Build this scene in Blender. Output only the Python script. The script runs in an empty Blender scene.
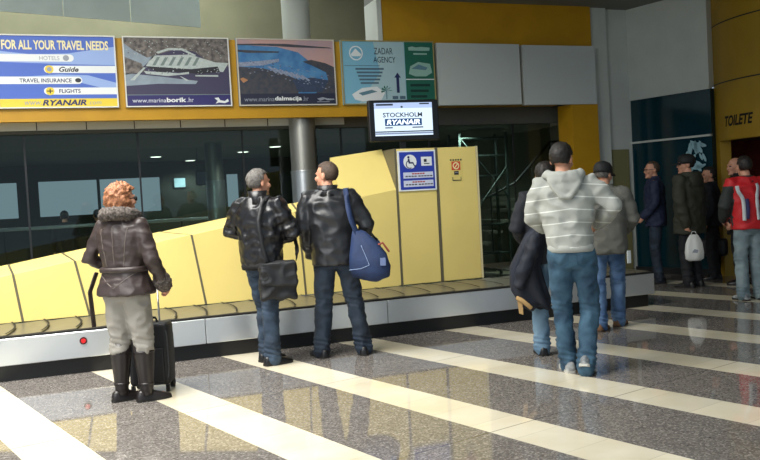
import bpy, bmesh, math, random
from mathutils import Vector, Matrix, noise
from mathutils.bvhtree import BVHTree
random.seed(7)
SC = bpy.context.scene
COL = SC.collection
R = math.radians
PI = math.pi

# ------------------------------------------------------------------ camera
CAM_H = 1.46
YAW, PITCH, ROLL = 0.36144, 0.03735, -0.05469
F = Vector((math.sin(YAW)*math.cos(PITCH), math.cos(YAW)*math.cos(PITCH), -math.sin(PITCH)))
RT = Vector((math.cos(YAW), -math.sin(YAW), 0)); UP = RT.cross(F)
cr, sr = math.cos(ROLL), math.sin(ROLL)
R2 = RT*cr + UP*sr; U2 = -RT*sr + UP*cr
cd = bpy.data.cameras.new('camera'); cam = bpy.data.objects.new('camera', cd); COL.objects.link(cam)
m = Matrix.Identity(4)
for i in range(3):
    m[i][0] = R2[i]; m[i][1] = U2[i]; m[i][2] = -F[i]
m[0][3], m[1][3], m[2][3] = 0, 0, CAM_H
cam.matrix_world = m
cd.sensor_width = 36; cd.lens = 828.14/760*36; cd.clip_end = 300
SC.camera = cam

# ------------------------------------------------------------------ world, light, exposure
wd = bpy.data.worlds.new('sky'); SC.world = wd; wd.use_nodes = True
wd.node_tree.nodes['Background'].inputs[0].default_value = (0.66, 0.83, 1.0, 1)
wd.node_tree.nodes['Background'].inputs[1].default_value = 0.36

def area(name, loc, target, sx, sy, power, color=(1, 1, 1), spread=180):
    l = bpy.data.lights.new(name, 'AREA'); l.shape = 'RECTANGLE'; l.size = sx; l.size_y = sy
    l.energy = power; l.color = color; l.spread = R(spread)
    o = bpy.data.objects.new(name, l); COL.objects.link(o); o.location = loc
    o.rotation_euler = (Vector(target)-Vector(loc)).to_track_quat('-Z', 'Y').to_euler()
    return o
area('skylight', (-1.4, 5.9, 5.6), (-0.4, 7.3, 0), 4.5, 4.2, 345, (1.0, 0.98, 0.93), 125)
area('facade_daylight', (-5.0, 1.0, 3.4), (0.0, 9.0, 0.8), 5, 3.6, 62, (0.95, 0.98, 1.0), 110)
area('hall_skylight', (3.4, 4.2, 5.6), (3.4, 5.4, 0), 2.6, 3.0, 24, (0.97, 1.0, 0.97))
area('gallery_skylight', (0.5, 13.2, 6.1), (0.5, 13.4, 0), 5.0, 2.0, 180, (0.95, 1.0, 0.98))  # added fill light to brighten the gallery, no skylight modelled there
def lamp(name, loc, power, color=(0.92, 1.0, 0.94)):
    l = bpy.data.lights.new(name, 'SPOT'); l.energy = power; l.color = color; l.spot_size = R(150); l.spot_blend = .6; l.shadow_soft_size = .08
    o = bpy.data.objects.new(name, l); COL.objects.link(o); o.location = loc
for x, y in ((1.75, 16.95), (2.65, 18.4), (3.36, 16.3), (3.72, 15.1), (-1.5, 16.5), (-4, 16), (0.4, 13.6), (3.0, 13.2)): lamp('interior_lamp', (x, y, 2.50), 60)  # first four light the ceiling spots, the others are added fill
for x, y in ((6.4, 12.5), (7.6, 13.0)): lamp('stair_lamp', (x, y, 2.50), 70)  # added fill without a fixture, brightens the stair area
SC.view_settings.view_transform = 'Standard'; SC.view_settings.look = 'None'
SC.view_settings.exposure = 0.66; SC.view_settings.gamma = 1.0
SC.view_settings.use_curve_mapping = False

# ------------------------------------------------------------------ materials
MATS = {}
def srgb(c):
    return tuple((v/255/12.92) if v/255 <= 0.04045 else ((v/255+0.055)/1.055)**2.4 for v in c)
def mat(name, rgb, rough=0.5, metal=0.0, spec=0.5, var=0.0, vscale=20, bump=0.0, bscale=60, stretch=(1, 1, 1), emit=None, estr=1.0, coat=0.0, rgb2=None, distort=0.0):
    if name in MATS: return MATS[name]
    mt = bpy.data.materials.new(name); mt.use_nodes = True; nt = mt.node_tree; b = nt.nodes['Principled BSDF']
    c = srgb(rgb)
    b.inputs['Base Color'].default_value = (*c, 1); b.inputs['Roughness'].default_value = rough
    b.inputs['Metallic'].default_value = metal; b.inputs['Specular IOR Level'].default_value = spec
    b.inputs['Coat Weight'].default_value = coat
    tc = nt.nodes.new('ShaderNodeTexCoord'); mp = nt.nodes.new('ShaderNodeMapping')
    mp.inputs['Scale'].default_value = stretch; nt.links.new(tc.outputs['Object'], mp.inputs[0])
    if var > 0 or rgb2:
        n = nt.nodes.new('ShaderNodeTexNoise'); n.inputs['Scale'].default_value = vscale; n.inputs['Detail'].default_value = 4
        n.inputs['Distortion'].default_value = distort
        nt.links.new(mp.outputs[0], n.inputs['Vector'])
        r = nt.nodes.new('ShaderNodeValToRGB'); r.color_ramp.elements[0].position = 0.36; r.color_ramp.elements[1].position = 0.64
        c2 = srgb(rgb2) if rgb2 else tuple(min(1, v*(1+var)) for v in c)
        c1 = c if rgb2 else tuple(v*(1-var) for v in c)
        r.color_ramp.elements[0].color = (*c1, 1); r.color_ramp.elements[1].color = (*c2, 1)
        nt.links.new(n.outputs['Fac'], r.inputs[0]); nt.links.new(r.outputs[0], b.inputs['Base Color'])
    if bump > 0:
        n2 = nt.nodes.new('ShaderNodeTexNoise'); n2.inputs['Scale'].default_value = bscale; n2.inputs['Detail'].default_value = 5
        nt.links.new(mp.outputs[0], n2.inputs['Vector'])
        bp = nt.nodes.new('ShaderNodeBump'); bp.inputs['Strength'].default_value = bump; bp.inputs['Distance'].default_value = 0.01
        nt.links.new(n2.outputs['Fac'], bp.inputs['Height']); nt.links.new(bp.outputs[0], b.inputs['Normal'])
    if emit:
        b.inputs['Emission Color'].default_value = (*srgb(emit), 1); b.inputs['Emission Strength'].default_value = estr
    MATS[name] = mt
    return mt

def floor_material():
    mt = bpy.data.materials.new('terrazzo_floor'); mt.use_nodes = True; nt = mt.node_tree; b = nt.nodes['Principled BSDF']
    N = nt.nodes.new; L = nt.links.new
    tc = N('ShaderNodeTexCoord'); sx = N('ShaderNodeSeparateXYZ'); L(tc.outputs['Object'], sx.inputs[0])
    def M(op, a, bb=None, c=None):
        n = N('ShaderNodeMath'); n.operation = op
        for i, v in enumerate((a, bb, c)):
            if v is None: continue
            if isinstance(v, (int, float)): n.inputs[i].default_value = v
            else: L(v, n.inputs[i])
        return n.outputs[0]
    al = -0.26474
    s = M('ADD', M('MULTIPLY', sx.outputs[0], math.cos(al)), M('MULTIPLY', sx.outputs[1], -math.sin(al)))
    t = M('ADD', M('MULTIPLY', sx.outputs[0], math.sin(al)), M('MULTIPLY', sx.outputs[1], math.cos(al)))
    ph = M('FLOORED_MODULO', M('SUBTRACT', s, 1.0929), 1.16629)
    strip = M('LESS_THAN', ph, 0.3857)
    # tile joints every strip width
    js = M('FLOORED_MODULO', ph, 0.38876); jt = M('FLOORED_MODULO', t, 0.3888)
    joint = M('MAXIMUM', M('LESS_THAN', js, 0.005), M('LESS_THAN', jt, 0.005))
    jl = M('LESS_THAN', M('FLOORED_MODULO', M('ADD', t, 0.19), 1.9440), 0.012)
    # terrazzo grains
    vo = N('ShaderNodeTexVoronoi'); vo.inputs['Scale'].default_value = 95; L(tc.outputs['Object'], vo.inputs['Vector'])
    rp = N('ShaderNodeValToRGB'); e = rp.color_ramp.elements
    e[0].position = 0.0; e[0].color = (*srgb((102, 97, 93)), 1); e[1].position = 1.0; e[1].color = (*srgb((166, 160, 153)), 1)
    k = e.new(0.5); k.color = (*srgb((120, 114, 109)), 1); k = e.new(0.8); k.color = (*srgb((136, 130, 124)), 1)
    sv = N('ShaderNodeSeparateColor'); L(vo.outputs['Color'], sv.inputs[0]); L(sv.outputs[0], rp.inputs[0])
    nz = N('ShaderNodeTexNoise'); nz.inputs['Scale'].default_value = 2.2; nz.inputs['Detail'].default_value = 6; L(tc.outputs['Object'], nz.inputs['Vector'])
    r2 = N('ShaderNodeValToRGB'); e2 = r2.color_ramp.elements
    e2[0].position = 0.35; e2[0].color = (*srgb((228, 217, 188)), 1); e2[1].position = 0.65; e2[1].color = (*srgb((240, 232, 210)), 1)
    L(nz.outputs['Fac'], r2.inputs[0])
    # each cream slab has a slightly different tone
    wn = N('ShaderNodeTexWhiteNoise'); wn.noise_dimensions = '2D'
    cv = N('ShaderNodeCombineXYZ'); L(M('FLOOR', M('DIVIDE', M('SUBTRACT', s, 1.0929), 1.16629)), cv.inputs[0]); L(M('FLOOR', M('DIVIDE', t, 0.3888)), cv.inputs[1])
    L(cv.outputs[0], wn.inputs['Vector'])
    hv = N('ShaderNodeHueSaturation'); L(r2.outputs[0], hv.inputs['Color']); L(M('ADD', M('MULTIPLY', wn.outputs['Value'], 0.14), 0.9), hv.inputs['Value'])
    mx = N('ShaderNodeMix'); mx.data_type = 'RGBA'; L(strip, mx.inputs[0]); L(rp.outputs[0], mx.inputs[6]); L(hv.outputs[0], mx.inputs[7])
    m2 = N('ShaderNodeMix'); m2.data_type = 'RGBA'; L(M('MULTIPLY', joint, 0.22), m2.inputs[0]); L(mx.outputs[2], m2.inputs[6]); m2.inputs[7].default_value = (0.03, 0.028, 0.026, 1)
    m3 = N('ShaderNodeMix'); m3.data_type = 'RGBA'; L(M('MULTIPLY', jl, 0.5), m3.inputs[0]); L(m2.outputs[2], m3.inputs[6]); m3.inputs[7].default_value = (0.02, 0.018, 0.016, 1)
    L(m3.outputs[2], b.inputs['Base Color'])
    L(M('ADD', M('MULTIPLY', nz.outputs['Fac'], 0.05), 0.015), b.inputs['Roughness'])
    b.inputs['Specular IOR Level'].default_value = 0.7
    return mt

# ------------------------------------------------------------------ mesh helpers
class MB:
    """collects shapes in one bmesh"""
    def __init__(self): self.bm = bmesh.new(); self.mi = 0
    def faces(self, vs, fs, mi=None):
        bv = [self.bm.verts.new(v) for v in vs]
        for f in fs:
            try:
                x = self.bm.faces.new([bv[i] for i in f]); x.material_index = self.mi if mi is None else mi
            except ValueError: pass
        return bv
    def box(self, lo, hi, mi=None, mtx=None):
        x0, y0, z0 = lo; x1, y1, z1 = hi
        vs = [Vector(v) for v in ((x0,y0,z0),(x1,y0,z0),(x1,y1,z0),(x0,y1,z0),(x0,y0,z1),(x1,y0,z1),(x1,y1,z1),(x0,y1,z1))]
        if mtx: vs = [mtx @ v for v in vs]
        self.faces(vs, ((0,3,2,1),(4,5,6,7),(0,1,5,4),(1,2,6,5),(2,3,7,6),(3,0,4,7)), mi)
    def prism(self, poly, d, mi=None):
        """poly: list of 3D points, d: extrusion vector"""
        n = len(poly); d = Vector(d); a = [Vector(p) for p in poly]; bpts = [p+d for p in a]
        self.faces(a+bpts, [tuple(range(n))[::-1], tuple(range(n, 2*n))]+[(i, (i+1) % n, n+(i+1) % n, n+i) for i in range(n)], mi)
    def rings(self, rings, cap=True, mi=None):
        n = len(rings[0]); vs = [p for r in rings for p in r]; fs = []
        for k in range(len(rings)-1):
            for i in range(n):
                j = (i+1) % n; fs.append((k*n+i, k*n+j, (k+1)*n+j, (k+1)*n+i))
        if cap:
            fs.append(tuple(range(n))[::-1]); fs.append(tuple(range((len(rings)-1)*n, len(rings)*n)))
        self.faces(vs, fs, mi)
    def tube(self, pts, rad, n=10, side=None, cap=True, rnd=True, mi=None):
        """swept tube; rad entries are r or (r_side, r_other)"""
        P = [Vector(p) for p in pts]; rr = [(r, r) if isinstance(r, (int, float)) else r for r in rad]
        if rnd and cap:
            d0 = (P[0]-P[1]).normalized(); d1 = (P[-1]-P[-2]).normalized(); a = rr[0]; b = rr[-1]; ea, eb = min(a), min(b)
            P = [P[0]+d0*ea*0.9, P[0]+d0*ea*0.55]+P+[P[-1]+d1*eb*0.55, P[-1]+d1*eb*0.9]
            sc = lambda r, k: (r[0]*k, r[1]*k)
            rr = [sc(a, .35), sc(a, .8)]+rr+[sc(b, .8), sc(b, .35)]
        out = []; u = None
        for i, p in enumerate(P):
            t = (P[min(i+1, len(P)-1)]-P[max(i-1, 0)]).normalized()
            if u is None:
                u = Vector(side) if side is not None else (Vector((0, 0, 1)) if abs(t.z) < .9 else Vector((1, 0, 0)))
            u = (u-t*u.dot(t)).normalized(); w = t.cross(u)
            out.append([p+u*rr[i][0]*math.cos(2*PI*k/n)+w*rr[i][1]*math.sin(2*PI*k/n) for k in range(n)])
        self.rings(out, cap, mi)
    def ell(self, c, r, rot=None, nu=16, nv=10, mi=None):
        c = Vector(c); out = []
        for k in range(nv+1):
            th = PI*(0.02+0.96*k/nv)
            ring = []
            for i in range(nu):
                a = 2*PI*i/nu; v = Vector((r[0]*math.sin(th)*math.cos(a), r[1]*math.sin(th)*math.sin(a), -r[2]*math.cos(th)))
                ring.append(c+((rot @ v) if rot else v))
            out.append(ring)
        self.rings(out, True, mi)
    def lathe(self, c, prof, n=24, mi=None):
        c = Vector(c)
        self.rings([[c+Vector((r*math.cos(2*PI*i/n), r*math.sin(2*PI*i/n), z)) for i in range(n)] for r, z in prof], True, mi)
    def flat(self, pts, mi=None):
        self.faces(pts, [tuple(range(len(pts)))], mi)
    def xform(self, mtx):
        bmesh.ops.transform(self.bm, matrix=mtx, verts=self.bm.verts)
    def bevel(self, w, seg=2):
        bmesh.ops.bevel(self.bm, geom=list(self.bm.edges), offset=w, segments=seg, profile=.5, affect='EDGES')
    def mesh(self, name='m', recalc=True):
        if recalc: bmesh.ops.recalc_face_normals(self.bm, faces=self.bm.faces)
        me = bpy.data.meshes.new(name); self.bm.to_mesh(me); self.bm.free(); return me
    def build(self, name, mats, parent=None, smooth=False, recalc=True):
        return link(self.mesh(name, recalc), name, mats, parent, smooth)

def link(me, name, mats, parent=None, smooth=False):
    o = bpy.data.objects.new(name, me); COL.objects.link(o)
    for x in (mats if isinstance(mats, (list, tuple)) else [mats]): me.materials.append(x)
    if smooth is True:
        for p in me.polygons: p.use_smooth = True
    elif smooth:
        for p in me.polygons: p.use_smooth = True
        me.set_sharp_from_angle(angle=R(smooth))
    if parent: o.parent = parent
    return o
def thing(name, label, cat, loc=(0, 0, 0), rz=0, group=None):
    o = bpy.data.objects.new(name, None); COL.objects.link(o); o.location = loc; o.rotation_euler = (0, 0, rz)
    o.empty_display_size = .1
    return tag(o, label, cat, group)
def tag(o, label, cat, group=None):
    o['label'] = label; o['category'] = cat
    if group: o['group'] = group
    return o
def struct(o): o['kind'] = 'structure'; return o
def evalmesh(o):
    dg = bpy.context.evaluated_depsgraph_get(); dg.update()
    return bpy.data.meshes.new_from_object(o.evaluated_get(dg), depsgraph=dg)
def remesh(mb, vox, smooth=4, fac=.5):
    me = mb.mesh('tmp'); o = bpy.data.objects.new('tmp', me); COL.objects.link(o)
    md = o.modifiers.new('r', 'REMESH'); md.mode = 'VOXEL'; md.voxel_size = vox
    if smooth:
        ms = o.modifiers.new('s', 'SMOOTH'); ms.factor = fac; ms.iterations = smooth
    r = evalmesh(o); bpy.data.objects.remove(o); bpy.data.meshes.remove(me)
    return r
def wrinkle(me, amp, scale, stretch=(1, 1, 1), seed=0):
    off = Vector((seed*3.1, seed*1.7, seed*.9))
    ns = [v.normal.copy() for v in me.vertices]
    for v, n in zip(me.vertices, ns):
        c = v.co
        q = Vector((c.x*stretch[0], c.y*stretch[1], c.z*stretch[2]))*scale+off
        a = 1-2*abs(noise.noise(q))          # ridged: soft folds
        v.co = c+n*amp*(a-.5)
    me.update()
def textmesh(s, bold=0.0, shear=0.0):
    cu = bpy.data.curves.new('t', 'FONT'); cu.body = s; cu.offset = bold; cu.shear = shear; cu.resolution_u = 3
    o = bpy.data.objects.new('t', cu); COL.objects.link(o)
    me = evalmesh(o); bpy.data.objects.remove(o); bpy.data.curves.remove(cu)
    return me
def lettering(s, O, U, V, x0, y0, w, h, mt, parent, bold=0.0, shear=0.0, thick=0.0, name='lettering', squeeze=True):
    """text fitted to the box x0..x0+w, y0..y0+h of the plane O + U*x + V*y"""
    me = textmesh(s, bold, shear)
    xs = [v.co.x for v in me.vertices]; ys = [v.co.y for v in me.vertices]
    a, b, c, d = min(xs), max(xs), min(ys), max(ys)
    for v in me.vertices:
        px = x0+(v.co.x-a)/(b-a)*w; py = y0+(v.co.y-c)/(d-c)*h
        v.co = O+U*px+V*py
    if thick:
        bm = bmesh.new(); bm.from_mesh(me); nrm = U.cross(V)
        g = bmesh.ops.extrude_face_region(bm, geom=list(bm.faces)); bmesh.ops.translate(bm, vec=nrm*thick, verts=[e for e in g['geom'] if isinstance(e, bmesh.types.BMVert)])
        bmesh.ops.recalc_face_normals(bm, faces=bm.faces); bm.to_mesh(me); bm.free()
    return link(me, name, mt, parent)

# ================================================================== THE HALL
STEEL = mat('brushed_steel', (176, 178, 178), .34, .85, bump=.05, bscale=8, stretch=(1, 1, 40))
DARKMETAL = mat('dark_metal', (52, 54, 56), .4, .6)
WHITEP = mat('white_paint', (196, 200, 192), .75, var=.04, vscale=2)
OCHRE = mat('ochre_cladding', (188, 140, 14), .5, var=.06, vscale=3)
OLIVE = mat('olive_grey_wall', (128, 126, 100), .8, var=.1, vscale=1.2)
GREYTRIM = mat('grey_trim', (206, 210, 206), .5)
BLACK = mat('black_plastic', (16, 16, 18), .35)
RUBBER = mat('black_rubber', (18, 18, 19), .7)

f = MB(); f.faces([(-12, -8, 0), (14, -8, 0), (14, 24, 0), (-12, 24, 0)], [(0, 1, 2, 3)])
struct(f.build('floor', floor_material()))
c = MB(); c.box((-12, -1.0, 6.2), (14, 24, 6.4)); struct(c.build('ceiling', mat('ceiling_paint', (150, 152, 146), .9)))
# low gallery ceiling over the right side
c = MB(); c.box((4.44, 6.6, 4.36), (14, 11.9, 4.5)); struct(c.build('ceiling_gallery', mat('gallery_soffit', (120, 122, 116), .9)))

# upper back wall, behind the open gallery over the signs
w = MB(); w.box((-9, 15.0, 2.9), (8.3, 15.2, 6.2)); struct(w.build('wall_gallery', OLIVE))
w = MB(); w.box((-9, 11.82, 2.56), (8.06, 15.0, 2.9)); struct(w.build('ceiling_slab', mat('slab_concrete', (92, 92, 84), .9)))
# ochre band over the two blank panels with its pale edge
w = MB(); w.box((4.47, 11.3, 2.83), (8.08, 11.8, 4.36)); struct(w.build('wall_ochre', OCHRE))
w = MB(); w.box((4.40, 11.28, 3.72), (4.47, 11.8, 4.36)); struct(w.build('trim_1', WHITEP))
# ochre beam under the signs and grey fascia under it
w = MB(); w.box((-9, 11.24, 2.66), (4.40, 11.34, 3.72)); struct(w.build('trim_2', OCHRE))
w = MB(); w.box((-9, 11.76, 2.60), (3.97, 11.8, 2.83))
struct(w.build('trim_3', GREYTRIM))
w = MB(); w.box((3.97, 11.86, 2.56), (7.62, 11.9, 2.83)); struct(w.build('trim_9', mat('dark_green_fascia', (56, 64, 58), .4)))  # opaque dark strip added in place of the glass under the blank boards
w = MB()
for i in range(20): x = -8.5+i*.617+.2; w.box((x-.006, 11.752, 2.60), (x+.006, 11.76, 2.83))
struct(w.build('trim_4', DARKMETAL))
# ochre pillar at the end of the glass front
w = MB(); w.box((7.60, 11.22, 0), (8.09, 11.62, 2.80)); struct(w.build('wall_pillar', OCHRE))
# white walls to the right of the pillar
w = MB(); w.box((8.09, 11.36, 0), (8.42, 11.6, 4.36)); struct(w.build('wall_back', WHITEP))
w = MB(); w.box((8.42, 11.44, 0), (8.90, 11.64, 4.36)); struct(w.build('wall_recess', WHITEP))
w = MB(); w.box((8.16, 11.41, 0), (8.80, 11.44, 2.06)); struct(w.build('door_1', mat('olive_door', (128, 124, 84), .6)))
D = Vector((.2616, -.9652, 0)); NRM = Vector((.9652, .2616, 0))     # the building grid is turned 15 degrees
A = Vector((8.88, 11.44, 0)); Bp = A+D*1.46
def wallseg(a, b, z0, z1, th, name, mt, parent=None):
    w = MB(); n = Vector((b-a)).normalized().cross(Vector((0, 0, 1)))*-1
    w.prism([a+Vector((0, 0, z0)), b+Vector((0, 0, z0)), b+Vector((0, 0, z1)), a+Vector((0, 0, z1))], n*th)
    return w.build(name, mt, parent)
struct(wallseg(A, Bp, 2.9, 4.36, .2, 'wall_right', WHITEP))
BLUE = mat('teal_blue_glass', (3, 44, 54), .12, spec=.6)
win = struct(wallseg(A+NRM*.02, Bp+NRM*.02, 0, 2.87, .16, 'window_2', BLUE))
struct(wallseg(A-NRM*.02, Bp-NRM*.02, 2.86, 2.905, .1, 'trim_5', WHITEP))
struct(wallseg(A-NRM*.015, Bp-NRM*.015, 2.145, 2.175, .06, 'trim_6', WHITEP))
struct(wallseg(A-NRM*.015, Bp-NRM*.015, 0, .1, .06, 'trim_7', DARKMETAL))
# frosted ornament on the blue glass
fr = MB(); rnd = random.Random(3)
for i in range(16):
    a0 = .93+rnd.random()*.42; z0 = 1.66+rnd.random()*.38; an = rnd.random()*PI; l = .05+rnd.random()*.08
    pts = []
    for q in range(8):
        t = 2*PI*q/8; dx = math.cos(t)*l; dz = math.sin(t)*l*.32
        pts.append(A-NRM*.004+D*(a0+dx*math.cos(an)-dz*math.sin(an))+Vector((0, 0, z0+dx*math.sin(an)+dz*math.cos(an))))
    fr.prism(pts, NRM*-.003)
fr.build('glass_ornament', mat('frosted_film', (150, 190, 200), .5), win)
# curved ochre toilet block
TC = Vector((10.93, 9.2, 0)); TR = 1.77
def arc(a0, a1, z0, z1, n, name, mt, r=TR, th=.16, parent=None):
    w = MB(); rings = []
    for i in range(n+1):
        a = R(a0+(a1-a0)*i/n); d = Vector((math.cos(a), math.sin(a), 0))
        rings.append([TC+d*r+Vector((0, 0, z0)), TC+d*r+Vector((0, 0, z1)), TC+d*(r-th)+Vector((0, 0, z1)), TC+d*(r-th)+Vector((0, 0, z0))])
    w.rings(rings); return w.build(name, mt, parent, smooth=30)
OCHRE2 = mat('ochre_cladding_curved', (164, 130, 30), .45, var=.05, vscale=3)
struct(arc(150, 250, 2.05, 4.36, 40, 'wall_toilet', OCHRE2))
struct(arc(150, 157, 0, 2.05, 4, 'wall_jamb', OCHRE2))
struct(arc(206, 250, 0, 2.05, 16, 'wall_toilet_side', OCHRE2))
seam = MB()
ts = MB()
for z in (2.9, 3.78):
    rings = []
    for i in range(41):
        a = R(150+100*i/40); d = Vector((math.cos(a), math.sin(a), 0))
        rings.append([TC+d*(TR-.002)+Vector((0, 0, z)), TC+d*(TR+.004)+Vector((0, 0, z)), TC+d*(TR+.004)+Vector((0, 0, z+.018)), TC+d*(TR-.002)+Vector((0, 0, z+.018))])
    ts.rings(rings)
struct(ts.build('trim_8', DARKMETAL))
w = MB(); w.box((10.4, 8.0, 0), (10.5, 10.9, 2.3)); w.box((9.6, 10.5, 0), (10.5, 10.62, 2.3)); struct(w.build('wall_toilet_inner', mat('dark_red_tiles', (92, 34, 30), .4, var=.2, vscale=6)))
w = MB(); w.box((9.4, 8.2, 2.06), (10.5, 10.1, 2.12)); struct(w.build('ceiling_toilet', mat('toilet_soffit', (60, 56, 50), .8)))
# end walls that close the place off to the right, outside the frame
w = MB(); w.box((11.6, -8, 0), (11.8, 8.0, 6.2)); struct(w.build('wall_far_right', mat('far_wall_paint', (110, 110, 104), .85)))

# toilet sign letters on the curved wall
ang = lambda a: TC+Vector((math.cos(R(a)), math.sin(R(a)), 0))*(TR+.003)
ta, tb = ang(166.5), ang(192)
tsn = thing('toilet_sign', 'black slanted TOILETE lettering on the curved ochre wall', 'sign', (0, 0, 0))
me = textmesh('TOILETE', .035, .25); xs = [v.co.x for v in me.vertices]; x0, x1 = min(xs), max(xs); ys = [v.co.y for v in me.vertices]; hh = max(ys)
bm = bmesh.new(); bm.from_mesh(me)
for v in bm.verts:
    a = 163.5+(v.co.x-x0)/(x1-x0)*20; p = ang(a); v.co = p+Vector((0, 0, 2.255+.15*v.co.y/hh))
bm.to_mesh(me); bm.free(); link(me, 'lettering', mat('black_letters', (12, 11, 10), .5), tsn)

# ---------------------------------------------------------------- glass front and the room behind it
def glass_material():
    mt = bpy.data.materials.new('tinted_glass'); mt.use_nodes = True; nt = mt.node_tree
    for n in list(nt.nodes):
        if n.type != 'OUTPUT_MATERIAL': nt.nodes.remove(n)
    o = [n for n in nt.nodes][0]
    tr = nt.nodes.new('ShaderNodeBsdfTransparent'); tr.inputs[0].default_value = (.60, .68, .65, 1)
    gl = nt.nodes.new('ShaderNodeBsdfGlossy'); gl.inputs['Roughness'].default_value = .02
    fr = nt.nodes.new('ShaderNodeFresnel'); fr.inputs[0].default_value = 1.45
    mx = nt.nodes.new('ShaderNodeMixShader'); nt.links.new(fr.outputs[0], mx.inputs[0])
    nt.links.new(tr.outputs[0], mx.inputs[1]); nt.links.new(gl.outputs[0], mx.inputs[2]); nt.links.new(mx.outputs[0], o.inputs[0])
    return mt
GLASS = glass_material()
g = MB(); g.box((-9, 11.9, 0), (7.62, 11.912, 2.60)); w1 = struct(g.build('window_1', GLASS))
mu = MB()
for x in (-3.3, -1.9, -.45, 1.0, 2.45, 3.95, 5.4, 6.9): mu.box((x-.012, 11.885, 0), (x+.012, 11.899, 2.6))
mu.build('mullion', DARKMETAL, w1)
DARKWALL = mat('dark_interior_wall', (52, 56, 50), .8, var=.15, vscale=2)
# interior walls with the windows left open to the sky
bw = MB(); Yb = 19.0
wx = [(-6, -2.4), (-1.6, -.92), (-.50, .68), (.74, 2.02), (3.5, 3.78)]   # window openings
edges = [-9.0]
for a, b in wx: edges += [a, b]
edges.append(8.2)
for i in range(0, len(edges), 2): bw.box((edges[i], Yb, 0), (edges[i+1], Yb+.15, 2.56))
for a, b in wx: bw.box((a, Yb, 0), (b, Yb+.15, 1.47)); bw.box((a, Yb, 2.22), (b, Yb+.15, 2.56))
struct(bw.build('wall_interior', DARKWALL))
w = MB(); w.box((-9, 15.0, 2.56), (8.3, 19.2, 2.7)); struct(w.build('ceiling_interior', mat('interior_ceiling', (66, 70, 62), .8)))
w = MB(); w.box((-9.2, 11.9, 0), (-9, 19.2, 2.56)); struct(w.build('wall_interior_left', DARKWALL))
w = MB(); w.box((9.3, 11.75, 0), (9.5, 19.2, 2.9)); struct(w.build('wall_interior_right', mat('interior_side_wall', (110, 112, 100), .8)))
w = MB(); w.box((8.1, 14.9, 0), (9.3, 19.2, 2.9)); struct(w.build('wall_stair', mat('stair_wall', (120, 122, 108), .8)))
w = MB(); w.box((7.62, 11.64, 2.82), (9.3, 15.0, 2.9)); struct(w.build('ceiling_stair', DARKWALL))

# ================================================================== SIGNS OVER THE GLASS
SY = 11.2
class Board:
    """flat print: u, v from the top left corner, l = print layer"""
    def __init__(s, x0, x1, z0, z1, y): s.x0, s.w, s.z1, s.h, s.y = x0, x1-x0, z1, z1-z0, y
    def p(s, u, v, l=1): return Vector((s.x0+u*s.w, s.y-.0012*l, s.z1-v*s.h))
    def poly(s, mb, pts, mi, l=1): mb.flat([s.p(u, v, l) for u, v in pts], mi)
    def rect(s, mb, u0, v0, u1, v1, mi, l=1): s.poly(mb, [(u0, v0), (u0, v1), (u1, v1), (u1, v0)], mi, l)
    def disc(s, mb, u, v, r, mi, l=1, ry=None, n=18):
        ry = r*s.w/s.h if ry is None else ry
        s.poly(mb, [(u+r*math.cos(2*PI*i/n), v+ry*math.sin(2*PI*i/n)) for i in range(n)], mi, l)
    def text(s, t, u0, v0, u1, v1, mt, parent, l=3, **k):
        O = s.p(u0, v1, l); return lettering(t, O, Vector((1, 0, 0)), Vector((0, 0, 1)), 0, 0, (u1-u0)*s.w, (v1-v0)*s.h, mt, parent, **k)
def board(label, x0, x1, panelmat, name='billboard', cat='billboard', frame=None, z0=2.822, z1=3.738, group=None, th=.04):
    t = thing(name, label, cat, ((x0+x1)/2, SY, z0), 0, group)
    inv = Matrix.Translation((-(x0+x1)/2, -SY, -z0))
    mb = MB(); mb.box((x0, SY, z0), (x1, SY+th, z1), mtx=inv); mb.build('panel', panelmat, t)
    if frame:
        mb = MB(); e = .016
        for lo, hi in (((x0, z0), (x1, z0+e)), ((x0, z1-e), (x1, z1)), ((x0, z0+e), (x0+e, z1-e)), ((x1-e, z0+e), (x1, z1-e))):
            mb.box((lo[0], SY-.012, lo[1]), (hi[0], SY, hi[1]), mtx=inv)
        mb.build('frame', frame, t)
    bd = Board(-(x1-x0)/2, (x1-x0)/2, 0, z1-z0, -.0005)
    return t, bd
WHITE = mat('white_print', (232, 236, 236), .45); FRAMEW = mat('white_frame', (226, 226, 218), .5)
NAVY = mat('navy_print', (34, 42, 92), .45); YEL = mat('yellow_print', (232, 206, 62), .45)
INK = mat('dark_ink', (40, 40, 48), .5); PALEBLUE = mat('pale_blue_print', (150, 176, 226), .45)
MIDBLUE = mat('mid_blue_print', (74, 106, 196), .45); CREAM = mat('cream_print', (242, 232, 176), .45)
GREYINK = mat('grey_ink', (150, 156, 168), .5)

# --- travel needs board
t, b = board('blue advertising board headed FOR ALL YOUR TRAVEL NEEDS, first of the boards from the left', -.68, .735, MIDBLUE, frame=FRAMEW)
mb = MB()
b.poly(mb, [(0, .22), (.3, .27), (.6, .25), (1, .15), (1, .41), (.6, .40), (0, .37)], 1)
b.poly(mb, [(.22, .57), (.5, .54), (.75, .55), (1, .66), (1, .76), (.85, .72), (.6, .62)], 1)
def bar(u0, u1, v0, v1, rl, rr):
    n = 8; ru = (v1-v0)/2*b.h/b.w; pts = []
    vm = (v0+v1)/2; rv = (v1-v0)/2
    if rl: pts += [(u0+ru-ru*math.sin(PI*i/n), vm-rv*math.cos(PI*i/n)) for i in range(n+1)]
    else: pts += [(u0, v0), (u0, v1)]
    if rr: pts += [(u1-ru+ru*math.sin(PI*i/n), vm+rv*math.cos(PI*i/n)) for i in range(n+1)]
    else: pts += [(u1, v1), (u1, v0)]
    b.poly(mb, pts, 0, 2)
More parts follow.
